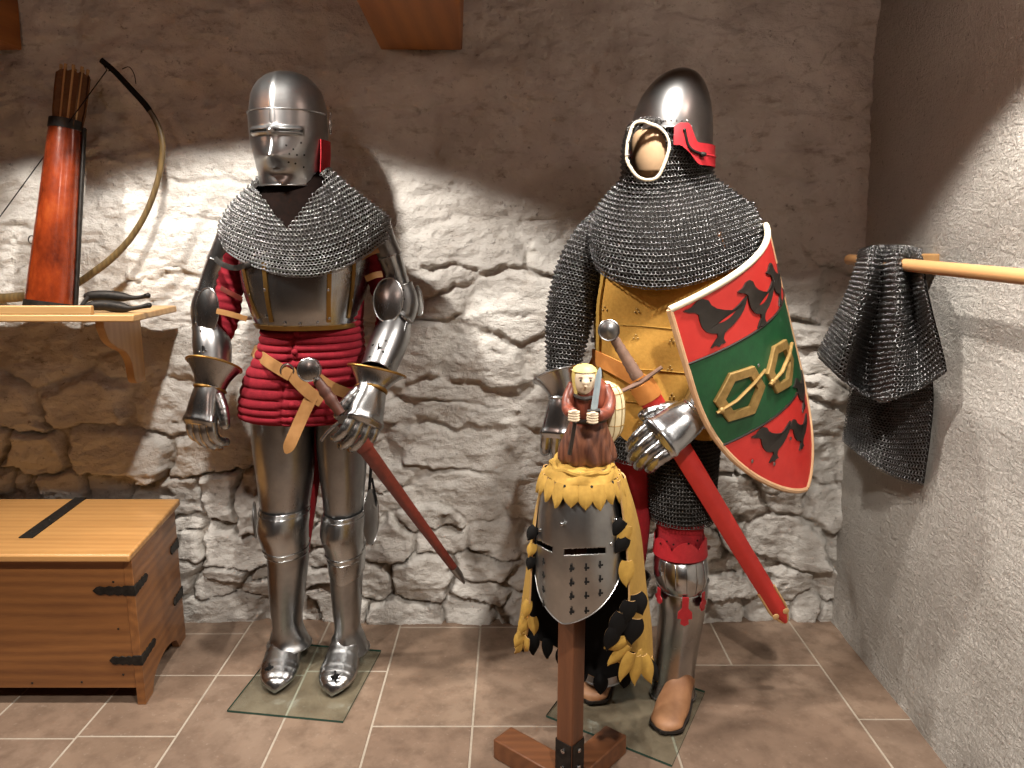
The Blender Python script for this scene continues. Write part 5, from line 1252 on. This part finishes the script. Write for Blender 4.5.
part('dark_lining', MB().grid(inn, True), BLACKHOLE, gh)
def tri(x, y):
    c, n = onpx(HLm, x, y, .0006); s_ = V((0, 0, 1)).cross(n).normalized(); t_ = n.cross(s_)
    o = [(-.0022, .011), (.0022, .011), (.0022, .0024), (.0075, .0024), (.0075, -.0020), (.0022, -.0020), (.0022, -.0065), (-.0022, -.0065), (-.0022, -.0020), (-.0040, -.0020), (-.0040, .0024), (-.0022, .0024)]
    part('breath_hole', MB().prism([c + s_ * a + t_ * b for a, b in o], n * .0006), BLACKHOLE, hs, 0)
for x, ys in ((571, (569, 583.5, 597, 612)), (586, (568, 582, 596, 611)), (600, (565.5, 579.5, 593.5))):
    for y in ys: tri(x, y)
for y in (562, 575.5, 590, 604): tri(543.5, y)
for x, y in ((562, 524), (611, 544), (540, 530), (616, 520)):
    c, n = onpx(HLm, x, y, .0); part('rivet', MB().ball(c, .0048, 10, 7), STEEL_BRIGHT, hs)

# mantling: yellow outside, black inside, leaf shaped edges
mt = empty('mantling', (.15, YH + .1, .33), 'yellow leather mantling with black lining draped over the great helm', 'cloth')
def leaf(parent, base, d, n, L, w, mats, curl=0.0, name='leaf_dag', split=False):
    d = V(d).normalized(); n = V(n); n = (n - d * n.dot(d)).normalized(); s_ = d.cross(n).normalized(); rows = []
    for i in range(9):
        t = i / 8; ww = w / 2 * (sin(pi * min(1, t * .80 + .20)) ** .8 if t < 1 else .02); c = base + d * (L * t) + n * (curl * t * t * L + .004 * sin(pi * t))
        rows.append([c + s_ * ww * x + n * (.006 * (1 - x * x)) for x in (-1, -.5, 0, .5, 1)])
    mb = MB(); shell(mb, rows, .0022, wrap=False, mi=0, mi_in=1, mi_edge=2 if len(mats) > 2 else 0); return part(name, mb, mats, parent, 60)
YEL = [SUEDE_PALE, BLACKLEATHER, BUFF]; BLK = [BLACKLEATHER, SUEDE_PALE, BUFF]
capr = [[HLm.at(u, 2 * pi * j / 72, o + .004 * sin(6 * 2 * pi * j / 72 + u * 30)) for j in range(72)] for u, o in ((.0, .002), (.06, .007), (.12, .009), (.165, .010))]
top = [[lerp(V(HLm.row(0)[:3]), p, k) + V((0, 0, .002 + .002 * sin(j * .7 + k * 4))) for j, p in enumerate(capr[0])] for k in (.05, .4, .75, .96)]
mb = MB(); shell(mb, top + capr, .003, mi=0, mi_in=1); cap = part('crown_cover', mb, [SUEDE_PALE, BLACKLEATHER], mt, 180)
part('crown_roll', MB().tube([HLm.at(.02, 2 * pi * j / 48, .003 + .003 * sin(j * 1.3)) + V((0, 0, -.001 + .003 * sin(j * .9))) for j in range(48)], .0072, 8, closed=True), SUEDE_PALE, cap)
for k in range(13):
    t = -1.95 + 3.9 * k / 12; u = .152; b = HLm.at(u, t, .011); n = HLm.normal(.3, t); dn = (HLm.at(.5, t, .012) - HLm.at(.25, t, .011)).normalized(); leaf(cap, b, dn, n, .054 + .005 * sin(k * 2.1) + .012 * max(0, t - .6), .040, YEL, .06, 'leaf_dag')
    if k % 2 == 0 and -1.2 < t < 1.3:
        t2 = t + .162; a = HLm.at(.165, t2, .0128); part('slit_hole', disc(MB(), a, HLm.normal(.2, t2), .0040, .001, 10), BLACKHOLE, cap)
# cape behind the helm
Cc = [[(617, 482, 1.67), (624, 477, 1.76), (617, 472, 1.85), (596, 468, 1.89), (572, 468, 1.89), (553, 472, 1.85), (545, 478, 1.80), (542, 488, 1.74)],
      [(622, 512, 1.66), (632, 508, 1.76), (628, 498, 1.88), (600, 492, 1.94), (568, 492, 1.94), (546, 496, 1.88), (538, 504, 1.82), (537, 516, 1.74)],
      [(626, 548, 1.66), (638, 545, 1.78), (636, 532, 1.92), (602, 525, 1.98), (566, 525, 1.98), (540, 532, 1.92), (532, 540, 1.84), (533, 552, 1.74)],
      [(628, 590, 1.665), (643, 590, 1.80), (640, 578, 1.95), (606, 572, 2.0), (565, 570, 2.0), (535, 575, 1.95), (526, 582, 1.86), (531, 594, 1.75)],
      [(626, 630, 1.67), (648, 632, 1.80), (644, 622, 1.95), (602, 656, 1.985), (565, 632, 1.985), (533, 618, 1.95), (521, 618, 1.87), (529, 626, 1.77)],
      [(622, 648, 1.675), (650, 660, 1.79), (644, 660, 1.93), (601, 680, 1.96), (563, 652, 1.96), (533, 638, 1.93), (517, 638, 1.87), (527, 640, 1.79)]]
D = catgrid([[P(*q) for q in r] for r in Cc], 6, 6, False)
rows = [[V(p) for p in r] for r in D]; rows = [[p + V((0, .006 * sin(j * .8 + i * .2), 0)) for j, p in enumerate(r)] for i, r in enumerate(rows)]
mb = MB(); shell(mb, rows, .004, wrap=False, mi=0, mi_in=1, mi_edge=2)
a_ = (rows[5][20 + 1] - rows[5][20]).cross(rows[6][20] - rows[5][20])
cp = part('cape', mb, [BLACKLEATHER, SUEDE_PALE, BUFF] if a_.y < 0 else [SUEDE_PALE, BLACKLEATHER, BUFF], mt, 180)
last = rows[-1]; prev = rows[-3]
for j in range(0, len(last), 3):
    dn = (last[j] - prev[j]).normalized(); dn = (dn + V((0, 0, -.5))).normalized(); tg_ = (last[min(j + 1, len(last) - 1)] - last[max(j - 1, 0)]); n = tg_.cross(dn).normalized(); n = n if n.y < 0 else -n
    leaf(cp, last[j] - dn * .012, dn, n, .055, .043, BLK if 6 < j < 34 else YEL, .05 * sin(j))
# turned over leaves along the right hand edge and small ones at the left
for x, y, Y, dx, dy, L, w, mm, cu in ((627, 560, 1.655, -.1, -1, .060, .040, YEL, .2), (630, 600, 1.65, -.25, -1, .060, .045, BLK, .1), (636, 593, 1.67, .25, -1, .055, .045, BLK, .1), (622, 612, 1.645, -.35, -1, .070, .048, BLK, .15), (616, 626, 1.64, -.4, -1, .062, .042, BLK, .1), (636, 618, 1.66, -.2, -1, .065, .050, BLK, .1),
                                  (629, 645, 1.655, -.75, -.7, .070, .034, YEL, .1), (632, 652, 1.65, -.45, -1, .075, .034, YEL, .15), (637, 655, 1.66, -.1, -1, .075, .034, YEL, .1), (643, 655, 1.68, .25, -1, .075, .036, YEL, .1), (647, 660, 1.70, .45, -1, .060, .032, BLK, .1), (626, 640, 1.65, -1, -.35, .055, .034, YEL, .1),
                                  (627, 537, 1.655, -.5, -.6, .045, .036, BLK, .2), (628, 525, 1.66, -.4, -.8, .05, .036, YEL, .2), (624, 520, 1.655, -.7, -.8, .05, .034, BLK, .1),
                                  (536, 526, 1.72, -.5, -1, .040, .028, BLK, .1), (534, 543, 1.72, -.3, -1, .036, .024, YEL, .1), (533, 556, 1.73, -.3, -1, .036, .024, BLK, .1),
                                  (529, 600, 1.76, -.2, -1, .050, .026, YEL, .05), (526, 616, 1.78, -.25, -1, .050, .028, YEL, .05), (533, 616, 1.76, .1, -1, .050, .028, YEL, .05), (522, 632, 1.80, -.4, -1, .045, .026, YEL, .05)):
    b = P(x, y, Y); leaf(cp, b, V((dx, .05, dy)), V((.25 if x > 600 else -.3, -1, .1)), L, w, mm, cu)

# ---------------------------------------------------------------- carved and painted figure on top
WROBE = m_wood('carved_red_brown_paint', '#4a1d14', '#8a4630', 6, 'z', .45, contrast=(.3, .85))
WSKIRT = m_wood('carved_brown_paint', '#3c1d14', '#84543c', 6, 'z', .45, contrast=(.35, .85))
WPALE = m_plain('carved_pale_face', '#c7b396', '#dccbb0', .55, 40, .0006, .4)
WYEL = m_plain('carved_yellow_paint', '#c7ac5a', '#d9c47c', .55, 40, .0006, .4)
WDARK = m_plain('carved_dark_paint', '#1c1613', '#2c2520', .5, 40)
WBLADE = m_plain('carved_grey_blue_blade', '#7f8f97', '#a3b1b6', .4, 40)
WBASK = m_plain('carved_cream_basket', '#c9b98e', '#ddd0aa', .6, 60, .001, .6)
YFg = 1.74
fg = empty('carved_figure', P(587, 464, YFg), 'small carved wooden figure with raised sword and basket atop the helm', 'figurine')
RB = sil([(461, 561, 613, YFg, .050), (456, 558, 615.5, YFg, .054), (446, 559.5, 614, YFg, .054), (435, 564, 610.5, YFg, .050), (424, 569, 607, YFg, .042), (417, 571, 605, YFg, .037), (408, 570, 608, YFg, .040), (398, 569, 610, YFg, .042), (388, 571, 609, YFg, .040), (381, 575, 604, YFg, .034), (377, 580, 600, YFg, .026), (373, 583, 597, YFg, .018)], 5,
         lambda u, th: (.0035 * sin(th * 9 + 2 * sin(u * 5)) * smooth(.45, .15, u) if u < .45 else .0012 * sin(th * 5 + u * 30)))
mb = MB().grid(RB.rows(56), True, lambda i, j: 0 if i < 21 else 1, True, True)
def arm_t(pts, rad): p, r = limb(pts, rad, 5); mb.tube(p, r, 14, mi=1)
arm_t([P(574, 384, YFg - .005), P(568.5, 398, YFg - .018), P(568, 409, YFg - .045), P(573, 414, YFg - .072)], [.013, .0145, .0140, .0135])
arm_t([P(604, 386, YFg - .005), P(609, 400, YFg - .02), P(607, 412, YFg - .045), P(597, 416, YFg - .074)], [.015, .0160, .0150, .0140])
body = part('robed_body', mb, [WSKIRT, WROBE], fg, 180)
mb = MB()
hd_c = P(584.5, 381, YFg - .024)
part('face', face_mb := MB().grid([[hd_c + V((sin(2 * pi * j / 28) * r, -cos(2 * pi * j / 28) * r * 1.12 - .010 * exp(-((z - .001) / .006) ** 2) * (exp(-(min(j, 28 - j) / 1.2) ** 2)) - .004 * exp(-((z + .010) / .003) ** 2) * exp(-(min(j, 28 - j) / 2.5) ** 2), z)) for j in range(28)] for z, r in [(float(a), float(b)) for a, b in spline([(-.033, .004), (-.030, .012), (-.022, .0185), (-.008, .0235), (.006, .0255), (.018, .024), (.028, .016), (.032, .004)], 4)]], True, 0, True, True), WPALE, fg, 180, label='pale carved face looking out from the hood')
for sg in (-1, 1):
    e = hd_c + V((sg * .0092, -.0262, .006)); ey = part('eye', MB().ball(e, .0036, 10, 7, sc=(1.3, .5, .8)), WDARK, fg)
    part('brow', MB().tube([e + V((-.006, .001, .0055 - sg * .0008)), e + V((0, -.001, .0068)), e + V((.006, .001, .0055 + sg * .0008))], .0013, 6), WSKIRT, fg)
part('mouth', MB().tube([hd_c + V((-.007, -.0205, -.0145)), hd_c + V((0, -.0235, -.0135)), hd_c + V((.007, -.0205, -.0145))], .0012, 6), WROBE, fg)
part('nose', MB().tube([hd_c + V((0, -.0285, .009)), hd_c + V((0, -.0325, -.001)), hd_c + V((0, -.0335, -.005)), hd_c + V((0, -.027, -.008))], [.0018, .0026, .0032, .0018], 8), WPALE, fg)
hood = [[hd_c + V((sin(t) * r * 1.22, .004 - cos(t) * r * 1.25, z + .002)) for t in [.98 + (2 * pi - 1.96) * j / 30 for j in range(31)]] for z, r in [(float(a), float(b)) for a, b in spline([(-.033, .0190), (-.020, .0208), (-.006, .0228), (.010, .0240), (.024, .0225)], 4)]]
mb = MB(); shell(mb, hood, .004, wrap=False)
cr_ = [[hd_c + V((sin(2 * pi * j / 30) * r, .004 - cos(2 * pi * j / 30) * r * 1.05, z)) for j in range(30)] for z, r in ((.0235, .0290), (.030, .0255), (.0355, .018), (.0385, .008), (.039, .002))]
mb.grid(cr_, True, 0, False, True); part('hood', mb, WYEL, fg, 180, label='yellow hood round the face')
part('collar', MB().tube([hd_c + V((sin(t) * .021, -cos(t) * .026 + .002, -.032 - .004 * cos(t))) for t in [2 * pi * j / 24 for j in range(24)]], .005, 8, closed=True), WDARK, fg)
def tiny_hand(x, y, Y, name):
    c = P(x, y, Y); h = part('hand', MB().ball(c, .0125, 14, 10, sc=(1, .85, 1.05)), WPALE, fg)
    for k in range(4): part('finger', MB().tube(spl3([c + V((-.010, -.004, .009 - .0058 * k)), c + V((-.004, -.0125, .0092 - .0058 * k)), c + V((.006, -.0120, .009 - .0058 * k)), c + V((.011, -.003, .0085 - .0058 * k))], 3), .0033, 8), WPALE, h)
    part('thumb', MB().tube(spl3([c + V((.008, -.004, .008)), c + V((.004, -.013, .013)), c + V((-.005, -.014, .0125))], 3), .0034, 8), WPALE, h)
    return h
tiny_hand(573.5, 415.5, YFg - .082, 'hand'); tiny_hand(592, 417.5, YFg - .085, 'hand')
w0, w1 = P(592.5, 420, YFg - .082), P(595, 409.5, YFg - .082); sdv = (P(599.5, 371, YFg - .075) - w0).normalized()
sp = part('small_sword', MB().grid([[w0 + sdv * l + V((a * w, b * .003, 0)) for a, b in ((-1, 0), (0, 1), (1, 0), (0, -1))] for l, w in ((.022, .0075), (.06, .007), (.10, .0065), (.112, .004), (.118, .0008))], True, 0, True, True), WBLADE, fg, 30, label='raised grey blue sword')
part('hilt', MB().tube([w0 - sdv * .012, w0 + sdv * .020], .0042, 8), WDARK, sp); part('guard', MB().tube([w0 + sdv * .020 + V((-.014, 0, -.001)), w0 + sdv * .020 + V((.014, 0, .002))], .0045, 8), WDARK, sp)
part('scabbard', MB().tube(spl3([P(575, 422, YFg - .072), P(572.5, 438, YFg - .066), P(569.5, 454, YFg - .062)], 4), [.0075] * 5 + [.008] * 4, 10, flat=.6), WDARK, fg, label='dark sheath held downwards')
part('belt', MB().tube([RB.at(.443, 2 * pi * j / 40, .001) for j in range(40)], .0055, 8, closed=True), WDARK, fg)
BK = Loft([(P(609, 440, YFg + .03), .014, .020), (P(611, 430, YFg + .035), .026, .032), (P(612, 415, YFg + .035), .030, .036), (P(612, 398, YFg + .035), .029, .034), (P(610, 387, YFg + .033), .022, .027), (P(607, 381.5, YFg + .03), .006, .008)], 5)
bk = part('basket', MB().grid(BK.rows(30), True, 0, True, True), WBASK, fg, 180, label='pale woven basket carried on the back')
for t in (-1.1, -.5, .1, .7, 1.3, 1.9): part('rib_cane', MB().tube([BK.at(.08 + .88 * i / 14, t, .0006) for i in range(15)], .0011, 5), OLDGOLD, bk)
for u in (.3, .5, .7, .85): part('weave_band', MB().tube(BK.ring(u, 36, .0006), .0011, 5, closed=True), OLDGOLD, bk)
# ---------------------------------------------------------------- light: the ceiling spots, with front fill and stray light added
def spot(name, loc, tgt, power, ang, blend=.25, size=.02, col=(1, .84, .66)):
    d = bpy.data.lights.new(name, 'SPOT'); o = bpy.data.objects.new(name, d); COL.objects.link(o)
    d.energy = power; d.spot_size = radians(ang); d.spot_blend = blend; d.shadow_soft_size = size; d.color = col
    o.location = loc; o.rotation_euler = (V(tgt) - V(loc)).to_track_quat('-Z', 'Y').to_euler(); return o
LC = (1, .935, .86)
for x, y, p, ang, sp in ((-.78, 1.83, 78, 124, .7), (-1.56, 1.83, 62, 118, .6), (.80, 1.62, 62, 98, 2.6), (.34, 1.72, 60, 97, .7), (-1.0, .50, 62, 108, 4.0), (.35, .45, 88, 120, 2.4)):  # last two are fill added at the front to brighten figures and floor
    spot('ceiling_and_fill_spot', (x, y, 2.13), (x, y + .001, 0), p, ang, .34 if x > .7 else .16, .03, LC)
    d = bpy.data.lights.new('added_stray_light', 'POINT'); o = bpy.data.objects.new('added_stray_light', d); COL.objects.link(o); o.location = (x, y, 2.12); d.energy = sp; d.color = (1, .70, .58); d.shadow_soft_size = .04
W = bpy.data.worlds.new('room_air'); SC.world = W; W.use_nodes = True
W.node_tree.nodes['Background'].inputs[0].default_value = (.95, .68, .60, 1); W.node_tree.nodes['Background'].inputs[1].default_value = .03
SC.view_settings.view_transform = 'Standard'; SC.view_settings.look = 'None'; SC.view_settings.gamma = 1; SC.view_settings.exposure = 0.38
SC.view_settings.use_curve_mapping = False
SC.cycles.max_bounces = 8; SC.cycles.use_denoising = True; SC.cycles.sample_clamp_indirect = 4; SC.cycles.caustics_reflective = False
SC.render.film_transparent = False
